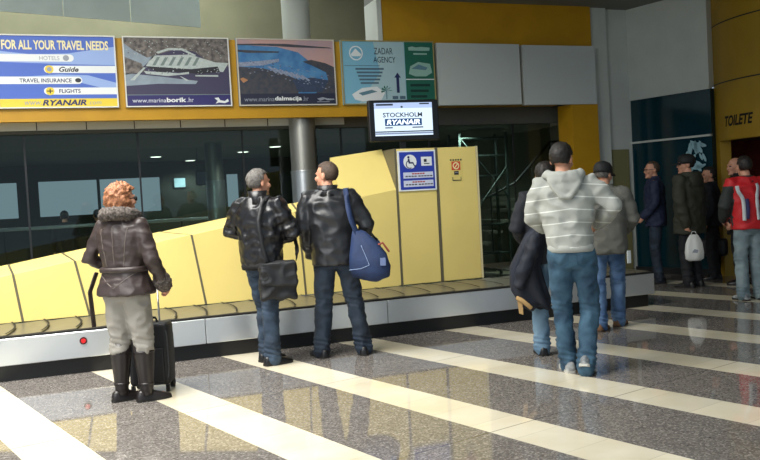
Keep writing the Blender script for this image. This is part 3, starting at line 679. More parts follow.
# ================================================================== PEOPLE
SKIN = mat('skin', (206, 150, 122), .55, var=.06, vscale=12)
EYE = mat('eye', (40, 32, 28), .3); LIP = mat('lips', (170, 96, 88), .5)
def V3(*a): return Vector(a)
DEF = dict(shL=(-.185, 0, 1.438), elL=(-.25, -.05, 1.15), wrL=(-.26, .05, .90), hipL=(-.088, 0, .90), knL=(-.10, .025, .49), anL=(-.105, -.02, .085), ftL=8,
           shR=(.185, 0, 1.438), elR=(.25, -.05, 1.15), wrR=(.26, .05, .90), hipR=(.088, 0, .90), knR=(.10, .025, .49), anR=(.105, -.02, .085), ftR=-8,
           lean=(0, 0), hyaw=0, hpitch=0)
class Person:
    def __init__(s, label, loc, rz, h, cat='person', female=False, **pose):
        s.J = dict(DEF); s.J.update(pose); s.k = h/1.75; s.fem = female
        if female:
            for sd, q in (('L', -1), ('R', 1)):
                if 'sh'+sd not in pose: s.J['sh'+sd] = (q*.165, 0, 1.43)
        s.root = thing('person', label, cat, (loc[0], loc[1], 0), R(rz))
        lx, ly = s.J['lean']
        s.tc = lambda z: V3(lx*max(0, (z-.9)/.52), ly*max(0, (z-.9)/.52), 0)
        s.hd = V3(0, .025, 1.628)+s.tc(1.55)
        s.Hm = Matrix.Translation(s.hd) @ Matrix.Scale(1.07, 4) @ Matrix.Rotation(R(s.J['hyaw']), 4, 'Z') @ Matrix.Rotation(R(s.J['hpitch']), 4, 'X')
        s.bvh = {}
    def j(s, n):
        v = V3(*s.J[n])
        return v+(s.tc(1.42) if n[:2] == 'sh' else V3(0, 0, 0))
    def fin(s, me, name, mats, parent=None, smooth=True):
        me.transform(Matrix.Scale(s.k, 4))
        return link(me, name, mats, parent or s.root, smooth)
    def mb_fin(s, mb, name, mats, parent=None, smooth=True): return s.fin(mb.mesh(), name, mats, parent, smooth)
    def torso(s, mb, rings, n=20, p=2.4):
        out = []
        for r in rings:
            z, rx, ry = r[:3]; oy = r[3] if len(r) > 3 else 0; c = s.tc(z)+V3(0, oy, z); q = []
            for i in range(n):
                a = 2*PI*i/n; ca, sa = math.cos(a), math.sin(a)
                q.append(c+V3(rx*math.copysign(abs(ca)**(2/p), ca), ry*math.copysign(abs(sa)**(2/p), sa), 0))
            out.append(q)
        mb.rings(out)
    def head(s, mb):
        H = s.Hm; rot = H.to_3x3(); P = lambda *a: H @ V3(*a)
        mb.ell(P(0, -.012, .03), (.074, .094, .086), rot); mb.ell(P(0, .035, -.02), (.060, .058, .085), rot)
        mb.ell(P(0, .045, -.078), (.043, .043, .035), rot); mb.ell(P(0, .080, .026), (.048, .016, .012), rot)
        mb.tube([P(0, .088, .018), P(0, .098, -.022)], [.008, .013], 8)
        mb.ell(P(0, .101, -.026), (.015, .012, .010), rot, 8, 6)
        mb.ell(P(0, .088, -.058), (.023, .011, .008), rot, 10, 6); mb.ell(P(0, .082, -.094), (.020, .014, .014), rot, 10, 6)
        for q in (-1, 1):
            mb.ell(P(q*.073, -.012, -.006), (.010, .020, .031), rot, 10, 8)
            mb.ell(P(q*.042, .066, -.022), (.022, .022, .022), rot, 10, 6)
        mb.tube([s.hd+V3(0, -.02, -.07), V3(0, -.015, 1.45)+s.tc(1.45)], [.053, .060], 14)
    def hand(s, mb, sd, dr=None, palm=None, curl=35):
        w = s.j('wr'+sd); e = s.j('el'+sd); d = Vector(dr).normalized() if dr else (w-e).normalized()
        q = -1 if sd == 'L' else 1
        pn = Vector(palm) if palm else V3(-q, 0, 0); pn = (pn-d*pn.dot(d)).normalized(); side = d.cross(pn)*q     # towards the thumb
        if side.y < 0 and palm is None: side = -side
        mb.tube([w-d*.02, w+d*.02, w+d*.085], [(.026, .020), (.036, .016), (.040, .014)], 12, side=side)
        for i in range(4):
            b = w+d*(.088-.004*abs(i-1))+side*(.030-.020*i); L = (.040, .045, .041, .033)[i]; p = [b-d*.02, b]; a = 0
            for k in range(3):
                a += R(curl*(.7 if k == 0 else 1)); p.append(p[-1]+(d*math.cos(a)+pn*math.sin(a))*L*(1, .62, .5)[k])
            mb.tube(p, [.0092, .0092, .0085, .0078, .007], 7)
        b = w+d*.03+side*.030
        mb.tube([b-side*.012, b+side*.018+d*.022+pn*.006, b+side*.026+d*.05+pn*.018, b+side*.024+d*.074+pn*.03], [.013, .0115, .010, .008], 8)
    def body(s, handsL=None, handsR=None):
        mb = MB(); s.head(mb)
        s.torso(mb, [(.86, .13, .095), (.95, .15, .10), (1.08, .13, .09), (1.28, .15, .10), (1.40, .16, .085), (1.47, .08, .06)])
        for sd in 'LR':
            mb.tube([s.j('hip'+sd), s.j('kn'+sd), s.j('an'+sd)], [.072, .047, .034], 12)
            a = s.j('an'+sd); t = R(s.J['ft'+sd]); d = V3(-math.sin(t), math.cos(t), 0)
            mb.tube([a-V3(0, 0, .045)-d*.02, a-V3(0, 0, .05)+d*.13], [.03, .024], 8)
            mb.tube([s.j('sh'+sd), s.j('el'+sd), s.j('wr'+sd)], [.046, .036, .026], 12)
        s.hand(mb, 'L', **(handsL or {})); s.hand(mb, 'R', **(handsR or {}))
        me = remesh(mb, .0065, 3)
        Hi = s.Hm.inverted()
        for p in me.polygons:
            c = Hi @ p.center
            if c.y > .06 and abs(abs(c.x)-.030) < .013 and abs(c.z-.008) < .007: p.material_index = 1
            elif c.y > .08 and abs(c.x) < .022 and abs(c.z+.058) < .006: p.material_index = 2
        s.bodyo = s.fin(me, 'body', [SKIN, EYE, LIP]); return s.bodyo
    def hair(s, m_, kind='short', vol=1.09, seed=1, amp=.05):
        H = s.Hm; mb = MB(); nu, nv = 56, 34; rings = []
        for k in range(nv+1):
            th = PI*(.015+.97*k/nv); ring = []
            for i in range(nu):
                a = 2*PI*i/nu; d = V3(math.sin(th)*math.cos(a), math.sin(th)*math.sin(a), -math.cos(th))
                y, z, x = d.y, d.z, abs(d.x)
                if kind == 'bob':
                    hair = (y < .42 or z > .42) ; low = -.99
                elif kind == 'bald':
                    hair = y < .25 and -.75 < z < .15; low = -.75
                elif kind == 'thin':
                    hair = (z > (.62 if y > .2 else -.2)) or (y < .05 and z > -.72); low = -.72
                else:
                    hair = (z > .40+.25*max(0, y)) or (y < .18 and z > -.05) or (y < -.15 and z > -.78)
                    low = -.78
                v_ = vol*(1+amp*noise.noise(d*5+V3(seed, 0, 0))+amp*1.1*noise.noise(V3(d.x*16, d.y*16, d.z*6)+V3(seed, 3, 0)))
                r = v_ if hair else .84
                if kind == 'bob' and hair and z < 0: r *= 1.0+.18*min(1, -z)
                p = V3(d.x*.075*r, -.012+d.y*.095*r, .03+d.z*.088*r)
                if kind == 'bob' and hair and z < -.1: p.z -= .05*(-z)
                ring.append(H @ p)
            rings.append(ring)
        mb.rings(rings); me = mb.mesh()
        return s.fin(me, 'hair', m_)
    def cap(s, m_):
        H = s.Hm; mb = MB()
        prof = [(1.12, .012), (1.13, .045), (1.06, .085), (.8, .118), (.4, .133), (.08, .137)]
        mb.rings([[H @ V3(.078*r*math.cos(2*PI*i/28), -.012+.098*r*math.sin(2*PI*i/28), z+.018*math.sin(2*PI*i/28)*0) for i in range(28)] for r, z in prof])
        o = s.mb_fin(mb, 'cap', m_)
        mb = MB(); top = []; 
        for i in range(11):
            a = R(25+130*i/10); top.append(V3(.082*math.cos(a), -.012+.104*math.sin(a), .022))
        outer = [V3(p.x*1.02, p.y+.06+.035*math.sin(R(25+130*i/10)), .008-.004*abs(i-5)/5) for i, p in enumerate(top)]
        mb.prism([H @ p for p in top+outer[::-1]], (H.to_3x3() @ V3(0, 0, .006)))
        s.mb_fin(mb, 'visor', m_, o, smooth=False); return o
    def glasses(s, m_, thin=False):
        H = s.Hm; mb = MB()
        for q in (-1, 1):
            if thin:
                mb.tube([H @ V3(q*.032+.022*math.cos(2*PI*i/12), .102-.2*abs(.022*math.cos(2*PI*i/12)), .006+.015*math.sin(2*PI*i/12)) for i in range(13)], [.0022]*13, 5, cap=False)
            else: mb.prism([H @ V3(q*.032+.025*math.cos(2*PI*i/12), .100-.25*abs(.025*math.cos(2*PI*i/12)), .004+.018*math.sin(2*PI*i/12)) for i in range(12)], H.to_3x3() @ V3(0, .004, 0))
            mb.tube([H @ V3(q*.056, .092, .008), H @ V3(q*.08, -.01, .006)], [.003, .003], 6)
        mb.tube([H @ V3(-.01, .104, .008), H @ V3(.01, .104, .008)], [.003, .003], 6)
        return s.mb_fin(mb, 'glasses', m_)
    def trousers(s, m_, th=.094, kn=.072, hem=.068, waist=1.0, zhem=.055, vox=.012, hipw=0, amp=.012):
        mb = MB(); W = hipw
        s.torso(mb, [(.80, .12+W, .085), (.86, .172+W, .118), (.93, .178+W, .126), (waist, .160+W*.5, .112)])
        for sd in 'LR':
            h, k, a = s.j('hip'+sd), s.j('kn'+sd), s.j('an'+sd); e = V3(a.x, a.y, zhem) if a.z < .2 else a
            mb.tube([h, h.lerp(k, .45), k, k.lerp(e, .5), e], [th, th*.93, kn, kn*.95, hem], 14)
        me = remesh(mb, vox, 4); wrinkle(me, amp, 9, (1, 1, 1.2), seed=hash(s.root.name) % 7)
        # bunched cloth at the ankles and knees
        for v in me.vertices:
            z = v.co.z
            f = max(0, 1-abs(z-.13)/.11)*.007+max(0, 1-abs(z-.50)/.1)*.004
            if f > 0: v.co += v.normal*f*math.sin(z*150+v.co.x*30+v.co.y*22)
        s.tr = s.fin(me, 'trousers', m_); return s.tr
    def jacket(s, m_, rings, ua=.074, el=.062, cu=.052, wr=.0, vox=.012, amp=.012, sc=8, name='jacket', mats=None, stop=.0):
        mb = MB(); s.torso(mb, [(r[0]+max(0, min(.03, (r[0]-1.3)*.25)),)+tuple(r[1:]) for r in rings])
        for sd in 'LR':
            a, b, c = s.j('sh'+sd), s.j('el'+sd), s.j('wr'+sd); c = c.lerp(b, stop)
            mb.tube([a-V3(a.x*.45, 0, -.005), a, a.lerp(b, .5), b, b.lerp(c, .5), c], [ua*.8, ua, ua*.96, el, el*.95, cu], 14)
        me = remesh(mb, vox, 4); wrinkle(me, amp, sc, (1, 1, 1.3), seed=len(s.root.name)+sc)
        for v in me.vertices:                     # elbow creases
            for sd in 'LR':
                dd = (v.co-s.j('el'+sd)).length
                if dd < .13: v.co += v.normal*.005*(1-dd/.13)*math.sin(dd*130)
        s.jk = s.fin(me, name, m_)
        s.jb = BVHTree.FromPolygons([v.co.copy() for v in me.vertices], [tuple(p.vertices) for p in me.polygons])
        return s.jk
    def collar(s, m_, z0=1.45, z1=1.535, r=(.078, .078), flare=.012, parent=None, name='collar', th=.012):
        mb = MB(); rings = []
        c = s.tc(1.5)+V3(0, -.008, 0); n = 26
        for z, dr in ((z0, .03), ((z0+z1)/2, flare*.4), (z1, flare), (z1-.002, flare-th), (z0, .01)):
            rings.append([c+V3((r[0]+dr)*math.cos(2*PI*i/n), (r[1]+dr)*math.sin(2*PI*i/n), z-(.05 if math.sin(2*PI*i/n) > .6 and z > z0 else 0)) for i in range(n)])
        mb.rings(rings); return s.mb_fin(mb, name, m_, parent or s.jk)
    def band(s, m_, z0, z1, rx, ry, name='hem_band', parent=None, oy=0):
        mb = MB(); s.torso(mb, [(z0, rx-.012, ry-.012, oy), (z0+.004, rx, ry, oy), ((z0+z1)/2, rx+.006, ry+.006, oy), (z1-.004, rx, ry, oy), (z1, rx-.012, ry-.012, oy)], n=36)
        return s.mb_fin(mb, name, m_, parent or s.jk)
    def cuff(s, m_, sd, r=.056, ln=.05, name='cuff', fuzz=0, parent=None, back=0):
        a, b = s.j('el'+sd), s.j('wr'+sd); d = (b-a).normalized(); mb = MB(); b = b-d*back
        mb.tube([b-d*ln, b-d*ln*.5, b+d*.004], [r, r+.003, r-.004], 16)
        me = mb.mesh()
        if fuzz:
            me2 = bmesh.new(); me2.from_mesh(me); bmesh.ops.subdivide_edges(me2, edges=me2.edges, cuts=2, use_grid_fill=True); me2.to_mesh(me); me2.free()
            for v in me.vertices: v.co += v.normal*fuzz*random.uniform(-.6, 1)
        return s.fin(me, name, m_, parent or s.jk)
    def shoes(s, m_, sole, boots=None, mats2=None, ln=1.0):
        for sd in 'LR':
            a = s.j('an'+sd); t = R(s.J['ft'+sd]); pit = R(s.J.get('fp'+sd, 0)); q = -1 if sd == 'L' else 1
            M_ = Matrix.Translation(V3(a.x, a.y, a.z-.085)) @ Matrix.Rotation(t, 4, 'Z')
            if pit: M_ = Matrix.Translation(V3(a.x, a.y, 0)) @ Matrix.Rotation(t, 4, 'Z') @ Matrix.Translation(V3(0, .12, .02)) @ Matrix.Rotation(-pit, 4, 'X') @ Matrix.Translation(V3(0, -.12, -.02))
            sec = [(-.085, .022, .05), (-.075, .034, .082), (-.04, .040, .10), (.02, .043, .098), (.07, .047, .075), (.12, .050, .058), (.165, .042, .046), (.19, .022, .034)]
            rings = []
            for y, w, h in sec:
                y *= ln; ring = []
                for i in range(12):
                    aa = PI*i/11; ring.append(M_ @ V3(w*math.cos(aa)+.004*q*0, y, .018+(h-.018)*math.sin(aa)**.7))
                rings.append(ring)
            mb = MB(); mb.rings(rings); sh = s.mb_fin(mb, 'shoe' if not boots else 'boot', m_, smooth=50)
            mb = MB(); pts = [(w+.004, y*ln) for y, w, h in sec]
            poly = [M_ @ V3(w, y, 0.001) for w, y in pts]+[M_ @ V3(-w, y, 0.001) for w, y in pts[::-1]]
            mb.prism(poly, M_.to_3x3() @ V3(0, 0, .020)); s.mb_fin(mb, 'sole', sole, sh, smooth=False)
            if boots:
                mb = MB(); k = s.j('kn'+sd); top = a.lerp(k, (boots-a.z)/(k.z-a.z))
                mb.tube([V3(a.x, a.y, .05), V3(a.x, a.y, .11), a.lerp(top, .35), a.lerp(top, .75), top], [.054, .054, .066, .084, .082], 18, rnd=False)
                s.mb_fin(mb, 'boot_shaft', m_, sh)
                for zf, nm in ((.78, 'boot_strap'), (.12, 'boot_strap')):
                    mb = MB(); c0 = a.lerp(top, zf); c1 = a.lerp(top, zf+.05); rr = .086 if zf > .5 else .062
                    mb.tube([c0, c1], [rr, rr], 18, rnd=False); s.mb_fin(mb, nm, m_, sh)
    def strap(s, pts, w, th, m_, parent, name='strap', closed=False, off=.008):
        """ribbon laid on the jacket surface; pts in local metres (1.75 m figure)"""
        P = [Vector(p)*s.k for p in pts]; fine = []
        for i in range(len(P)-1):
            p0, p1, p2, p3 = P[max(i-1, 0)], P[i], P[i+1], P[min(i+2, len(P)-1)]
            for q in range(8):
                t = q/8; fine.append(.5*((2*p1)+(-p0+p2)*t+(2*p0-5*p1+4*p2-p3)*t*t+(-p0+3*p1-3*p2+p3)*t**3))
        fine.append(P[-1]); out = []; nr = []
        for p in fine:
            co, n, _, d = s.jb.find_nearest(p)
            if (p-co).dot(n) < off: p = co+n*off
            out.append(p); nr.append(n)
        for _ in range(3): out = [out[0]]+[(out[i-1]+out[i]*2+out[i+1])/4 for i in range(1, len(out)-1)]+[out[-1]]
        mb = MB(); rings = []
        for i, p in enumerate(out):
            t = (out[min(i+1, len(out)-1)]-out[max(i-1, 0)]).normalized(); n = (nr[i]-t*nr[i].dot(t)).normalized(); b_ = t.cross(n)
            rings.append([p-b_*w/2, p+b_*w/2, p+b_*w/2+n*th, p-b_*w/2+n*th])
        mb.rings(rings); me = mb.mesh()
        return me
LEATHER = mat('black_leather', (26, 26, 29), .30, spec=.6, bump=.35, bscale=14, stretch=(1, 1, 1.6))
LEATHER2 = mat('dark_leather_coat', (32, 33, 36), .36, spec=.55, bump=.3, bscale=11, stretch=(1, 1, 1.6))
DENIM = mat('dark_denim', (32, 45, 60), .8, rgb2=(56, 74, 94), vscale=7, bump=.3, bscale=40)
DENIM2 = mat('navy_denim', (25, 35, 48), .8, rgb2=(38, 52, 68), vscale=6, bump=.3, bscale=40)
DENIMB = mat('washed_blue_denim', (56, 86, 126), .8, rgb2=(100, 130, 166), vscale=6, bump=.3, bscale=40)
DENIMT = mat('teal_blue_denim', (30, 58, 80), .8, rgb2=(64, 98, 120), vscale=6, bump=.3, bscale=40)
DENIMP = mat('pale_blue_denim', (92, 122, 146), .8, rgb2=(116, 144, 164), vscale=6, bump=.3, bscale=40)
SHOEB = mat('black_shoe_leather', (22, 21, 22), .35); SOLE = mat('dark_sole', (26, 24, 22), .7)
HAIRG = mat('greying_hair', (78, 74, 70), .6, rgb2=(124, 120, 115), vscale=60, bump=.5, bscale=120)
HAIRB = mat('brown_hair', (66, 52, 42), .6, rgb2=(88, 70, 56), vscale=60, bump=.5, bscale=120)
HAIRD = mat('dark_hair', (26, 22, 20), .5, rgb2=(42, 36, 32), vscale=60, bump=.5, bscale=120)

def pockets(p, m_, parent, zs=.87, xs=(-.085, .085), size=(.055, .065)):
    """back pockets of the trousers, laid on the seat"""
    tb = BVHTree.FromPolygons([v.co.copy() for v in p.tr.data.vertices], [tuple(q.vertices) for q in p.tr.data.polygons])
    for x in xs:
        mb = MB(); pts = []
        for dx, dz in ((-1, 1), (0, 1.03), (1, 1), (1, -.5), (0, -1), (-1, -.5)):
            o = V3(x+dx*size[0], -.5, zs+dz*size[1])*p.k; hit = tb.ray_cast(o, V3(0, 1, 0)); pts.append((hit[0] if hit[0] else o+V3(0, .38, 0))+V3(0, -.005, 0))
        mb.prism(pts, V3(0, .006, 0)); mb.build('back_pocket', m_, parent)

# ---------------------------------------------------------------- woman with the trolley case
p = Person('woman with red hair in a dark brown belted jacket, pale trousers and tall black boots', (.40, 6.67), -38, 1.68, female=True, hyaw=-34,
           elL=(-.315, -.02, 1.16), wrL=(-.15, .17, 1.06), elR=(.27, -.02, 1.14), wrR=(.275, .12, .93), ftL=-32, ftR=-42,
           knL=(-.095, .02, .49), anL=(-.10, .0, .085), knR=(.105, .03, .49), anR=(.12, .02, .085), hipL=(-.09, 0, .88), hipR=(.09, 0, .88))
p.body(handsL=dict(palm=(0, 0, -1)), handsR=dict(dr=(.0, .5, -.6), curl=55))
p.hair(mat('copper_hair', (130, 80, 50), .5, rgb2=(184, 126, 88), vscale=50, bump=.6, bscale=110), 'bob', 1.20, 3, .16)
p.glasses(mat('dark_sunglasses', (20, 16, 16), .2))
p.trousers(mat('pale_grey_trousers', (146, 142, 134), .75, var=.08, vscale=5, bump=.25, bscale=30), th=.108, kn=.088, hem=.080, hipw=.012, zhem=.42)
p.shoes(mat('black_boot_leather', (34, 28, 27), .36, bump=.2, bscale=20), SOLE, boots=.475)
BROWN = mat('dark_brown_quilt', (58, 48, 46), .42, var=.12, vscale=8, bump=.35, bscale=22, stretch=(1, 1, 2))
p.jacket(BROWN, [(.865, .245, .185), (.93, .226, .168), (1.02, .19, .14), (1.10, .178, .13), (1.25, .20, .14), (1.36, .20, .135), (1.43, .15, .10), (1.47, .09, .075)], ua=.070, el=.062, cu=.058, amp=.010, sc=10)
FUR = mat('grey_brown_fur', (70, 62, 58), .9, rgb2=(112, 104, 98), vscale=70, bump=.8, bscale=120)
mb = MB(); rings = []
cfur = p.tc(1.5)
for k in range(14):
    a = 2*PI*k/14; c = cfur+V3(.115*math.cos(a), -.015+.105*math.sin(a), 1.485+.03*(1-math.sin(a))*.6)
    mb.ell(c, (.055, .055, .050), None, 10, 7)
me = remesh(mb, .010, 2); 
for v in me.vertices: v.co += v.normal*random.uniform(-.006, .014)
p.fin(me, 'fur_collar', FUR, p.jk)
for sd in 'LR': p.cuff(FUR, sd, .066, .055, 'fur_cuff', fuzz=.010)
p.band(BROWN, 1.05, 1.095, .196, .150, 'belt')
for pts in ([(-.12, -.3, 1.40), (-.10, -.3, 1.25), (-.075, -.3, 1.10)], [(.0, -.3, 1.42), (.0, -.3, 1.26), (-.005, -.3, 1.12)], [(.12, -.3, 1.40), (.10, -.3, 1.25), (.075, -.3, 1.10)], [(-.15, -.3, 1.03), (0, -.3, .93), (.16, -.3, 1.05)]):
    q = []
    for a, b in zip(pts[:-1], pts[1:]):
        for t in range(5): q.append(V3(*a).lerp(V3(*b), t/5))
    q.append(V3(*pts[-1])); ss = []
    for o_ in q:
        h_ = p.jb.ray_cast(o_*p.k, V3(0, 1, 0)); ss.append(h_[0] if h_[0] else o_*p.k)
    mb = MB(); mb.tube(ss, [.0035]*len(ss), 6); mb.build('back_seam', mat('seam_piping', (104, 94, 88), .6), p.jk, smooth=True)
mb = MB(); mb.tube([(-.225, -.06, 1.05), (-.275, -.09, .90), (-.265, -.08, .62)], [(.032, .008)]*3, 8, side=(0, 1, 0)); p.mb_fin(mb, 'belt_end', BROWN, p.jk)

# the trolley case
t = thing('trolley_case', 'upright black trolley suitcase with raised handle beside the red-haired woman', 'suitcase', (.585, 6.98, 0), R(-20))
CASE = mat('black_case_fabric', (24, 25, 30), .6, bump=.2, bscale=80)
mb = MB(); mb.box((-.165, -.11, .055), (.165, .11, .56)); mb.bevel(.035, 3); mb.build('shell', CASE, t, smooth=40)
mb = MB(); mb.box((-.13, -.135, .09), (.13, -.10, .36)); mb.bevel(.012, 2); mb.build('front_pocket', CASE, t, smooth=40)
for y in (-.098, .098):
    mb = MB(); rp = []
    for i in range(28):
        a = 2*PI*i/28; ca, sa = math.cos(a), math.sin(a)
        rp.append(((.158)*math.copysign(abs(ca)**.4, ca), y, .308+.245*math.copysign(abs(sa)**.4, sa)))
    rp.append(rp[0]); mb.tube(rp, [.006]*len(rp), 6, cap=False); mb.build('piping', mat('grey_piping', (70, 72, 76), .5), t, smooth=True)
hb = MB(); hb.tube([(-.05, -.118, .80), (-.05, -.118, .50)], [.008]*2, 8); hb.tube([(.05, -.118, .80), (.05, -.118, .50)], [.008]*2, 8); hb.tube([(-.05, -.118, .80), (.05, -.118, .80)], [.008, .008], 8)
hb.bm.clear(); hb.tube([(-.05, .118, .5), (-.05, .118, .84), (.05, .118, .84), (.05, .118, .5)], [.008]*4, 8); ho = hb.build('telescopic_handle', mat('aluminium_rod', (176, 178, 180), .3, .8), t, smooth=True)
mb = MB(); mb.tube([(-.055, .118, .845), (.055, .118, .845)], [.016, .016], 10); mb.build('handle_grip', BLACK, ho, smooth=True)
mb = MB(); mb.tube([(-.06, 0, .565), (-.05, 0, .595), (.05, 0, .595), (.06, 0, .565)], [.010]*4, 8); mb.build('carry_handle', BLACK, t, smooth=True)
for x in (-.14, .14):
    mb = MB(); mb.tube([(x-.014, .08, .04), (x+.014, .08, .04)], [.039, .039], 18, rnd=False); mb.build('wheel', RUBBER, t, smooth=40)
    mb = MB(); mb.box((x-.015, -.10, .002), (x+.015, -.07, .06)); mb.build('foot', BLACK, t)

# ---------------------------------------------------------------- man with the shoulder bag
p = Person('man with greying hair in black leather bomber jacket, black bag at his hip', (1.66, 7.50), -46, 1.79, hyaw=-22,
           elL=(-.34, .02, 1.21), wrL=(-.12, .22, 1.14), elR=(.285, .08, 1.18), wrR=(.08, .26, 1.12), ftL=-22, ftR=-30,
           knL=(-.075, .10, .49), anL=(-.07, .10, .085), hipL=(-.085, .02, .9), knR=(.08, -.03, .49), anR=(.085, -.05, .085))
p.body(handsL=dict(palm=(0, 0, -1)), handsR=dict(palm=(0, 0, -1)))
p.hair(HAIRG, 'short', 1.09, 2, .04); p.trousers(DENIM, th=.097, kn=.075, hem=.075); p.shoes(SHOEB, SOLE)
pockets(p, DENIM2, p.tr)
p.jacket(LEATHER, [(.87, .182, .135), (.95, .19, .145), (1.10, .20, .15), (1.25, .215, .15), (1.36, .215, .14), (1.44, .16, .10), (1.48, .10, .08)], ua=.084, el=.074, cu=.056, amp=.022, sc=9)
p.band(mat('black_knit', (18, 18, 20), .8), .855, .925, .186, .14); p.collar(LEATHER, 1.44, 1.56, (.075, .075), .014)
for sd in 'LR': p.cuff(MATS['black_knit'], sd, .056, .05)
def shoulder_bag(p, label, name, c, size, m_, rot, strappts, sm, sw, group=None, cat='bag', flap=True):
    M_ = p.root.matrix_basis.copy(); w_ = M_ @ V3(*c)*1
    w_ = M_ @ (V3(*c)*p.k)
    t = thing(name, label, cat, tuple(w_), p.root.rotation_euler.z+R(rot), group)
    return t
BAGF = mat('black_bag_nylon', (24, 25, 28), .55, bump=.25, bscale=50)
def strap_part(p, t, pts, w, th, m_, name='strap'):
    me = p.strap(pts, w, th, m_, t)
    inv = (Matrix.Translation(t.location) @ Matrix.Rotation(t.rotation_euler.z, 4, 'Z')).inverted() @ (Matrix.Translation(p.root.location) @ Matrix.Rotation(p.root.rotation_euler.z, 4, 'Z'))
    me.transform(inv); return link(me, name, m_, t, True)
t = shoulder_bag(p, 'black nylon shoulder bag hanging at the hip of the leather bomber jacket man', 'shoulder_bag', (.245, -.13, .60), None, BAGF, 40, None, None, None)
mb = MB(); mb.box((-.165, -.055, 0), (.165, .055, .34)); mb.bevel(.03, 3)
for v in mb.bm.verts: v.co.y += .012*math.sin(v.co.x*14); v.co.x *= 1+.06*(1-v.co.z/.34); v.co.z -= .02*(1-(v.co.x/.17)**2)*(1 if v.co.z < .1 else -.3)
me = remesh(mb, .014, 6); wrinkle(me, .022, 7); link(me, 'bag_body', BAGF, t, True)
mb = MB(); mb.box((-.160, -.072, .13), (.160, -.045, .335)); mb.bevel(.012, 2)
for v in mb.bm.verts: v.co.z += -.03*(1-(v.co.x/.17)**2) if v.co.z < .2 else 0; v.co.y -= .006*math.cos(v.co.x*9)
me = remesh(mb, .010, 6); wrinkle(me, .014, 8); link(me, 'flap', mat('black_bag_flap', (30, 31, 34), .5, bump=.3, bscale=40), t, True)
mb = MB(); mb.tube([(-.14, -.07, .14), (.14, -.07, .14)], [.004, .004], 6); mb.build('zip', DARKMETAL, t)
strap_part(p, t, [(.17, -.17, .93), (.14, -.2, 1.10), (.12, -.2, 1.30), (.12, -.10, 1.46), (.12, .03, 1.48), (.15, .2, 1.30), (.22, .21, 1.12), (.30, .12, 1.02), (.365, -.02, .94)], .04, .004, BAGF)

# ---------------------------------------------------------------- man with the blue bag
p = Person('man in dark leather coat with blue bag on right shoulder, looking to the left', (2.34, 7.42), -20, 1.83, hyaw=58,
           elL=(-.275, -.03, 1.17), wrL=(-.22, .10, .93), elR=(.30, -.02, 1.17), wrR=(.24, .14, .97), ftL=28, ftR=-4, lean=(-.03, 0),
           knL=(-.125, .03, .49), anL=(-.165, .0, .085), knR=(.15, .03, .49), anR=(.215, .03, .085), hipL=(-.095, 0, .90), hipR=(.095, 0, .90))
p.body(); p.hair(HAIRB, 'short', 1.06, 5, .03)
p.trousers(DENIM2, th=.102, kn=.082, hem=.082, hipw=.008); p.shoes(SHOEB, SOLE, ln=1.05)
p.jacket(LEATHER2, [(.83, .205, .15), (.95, .205, .15), (1.10, .20, .15), (1.25, .225, .155), (1.37, .225, .14), (1.44, .165, .105), (1.48, .10, .08)], ua=.086, el=.072, cu=.062, amp=.016, sc=7)
p.collar(LEATHER2, 1.45, 1.545, (.078, .078), .018)
t = shoulder_bag(p, 'blue canvas shoulder bag with pale stitching at the back of the leather coat man', 'shoulder_bag', (.30, -.21, .70), None, None, -8, None, None, None)
BLUEB = mat('blue_canvas', (26, 46, 84), .7, var=.15, vscale=10, bump=.3, bscale=50)
mb = MB(); rings = []
for z, w, d, x in ((.0, .10, .05, .03), (.02, .17, .085, .02), (.10, .195, .11, .01), (.22, .17, .095, 0), (.34, .11, .06, -.04), (.42, .06, .035, -.08), (.45, .03, .02, -.09)):
    rings.append([V3(x+w*math.copysign(abs(math.cos(2*PI*i/24))**.75, math.cos(2*PI*i/24)), d*math.copysign(abs(math.sin(2*PI*i/24))**.75, math.sin(2*PI*i/24)), z+.015*math.sin(4*PI*i/24+1)) for i in range(24)])
mb.rings(rings); me = mb.mesh(); wrinkle(me, .015, 12); link(me, 'bag_body', BLUEB, t, True)
mb = MB(); mb.tube([(.06, -.02, .30), (.14, -.02, .33), (.19, -.0, .25)], [.010]*3, 8); mb.build('carry_handle', mat('rust_label', (150, 70, 52), .6), t, smooth=True)
mb = MB(); mb.tube([(-.17, -.085, .10), (-.06, -.112, .11), (.02, -.112, .14)], [.0028]*3, 6); mb.tube([(.02, -.112, .14), (-.05, -.08, .32)], [.0028]*2, 6); mb.build('stitching', mat('pale_stitch', (140, 160, 196), .6), t, smooth=True)
mb = MB(); mb.box((.12, -.118, .13), (.17, -.105, .2)); mb.build('patch', mat('slate_patch', (96, 112, 150), .6), t)
strap_part(p, t, [(.215, -.21, 1.10), (.16, -.22, 1.25), (.135, -.14, 1.45), (.135, .0, 1.50), (.17, .18, 1.36), (.28, .22, 1.16), (.38, .06, 1.02), (.40, -.10, .98)], .05, .005, BLUEB)

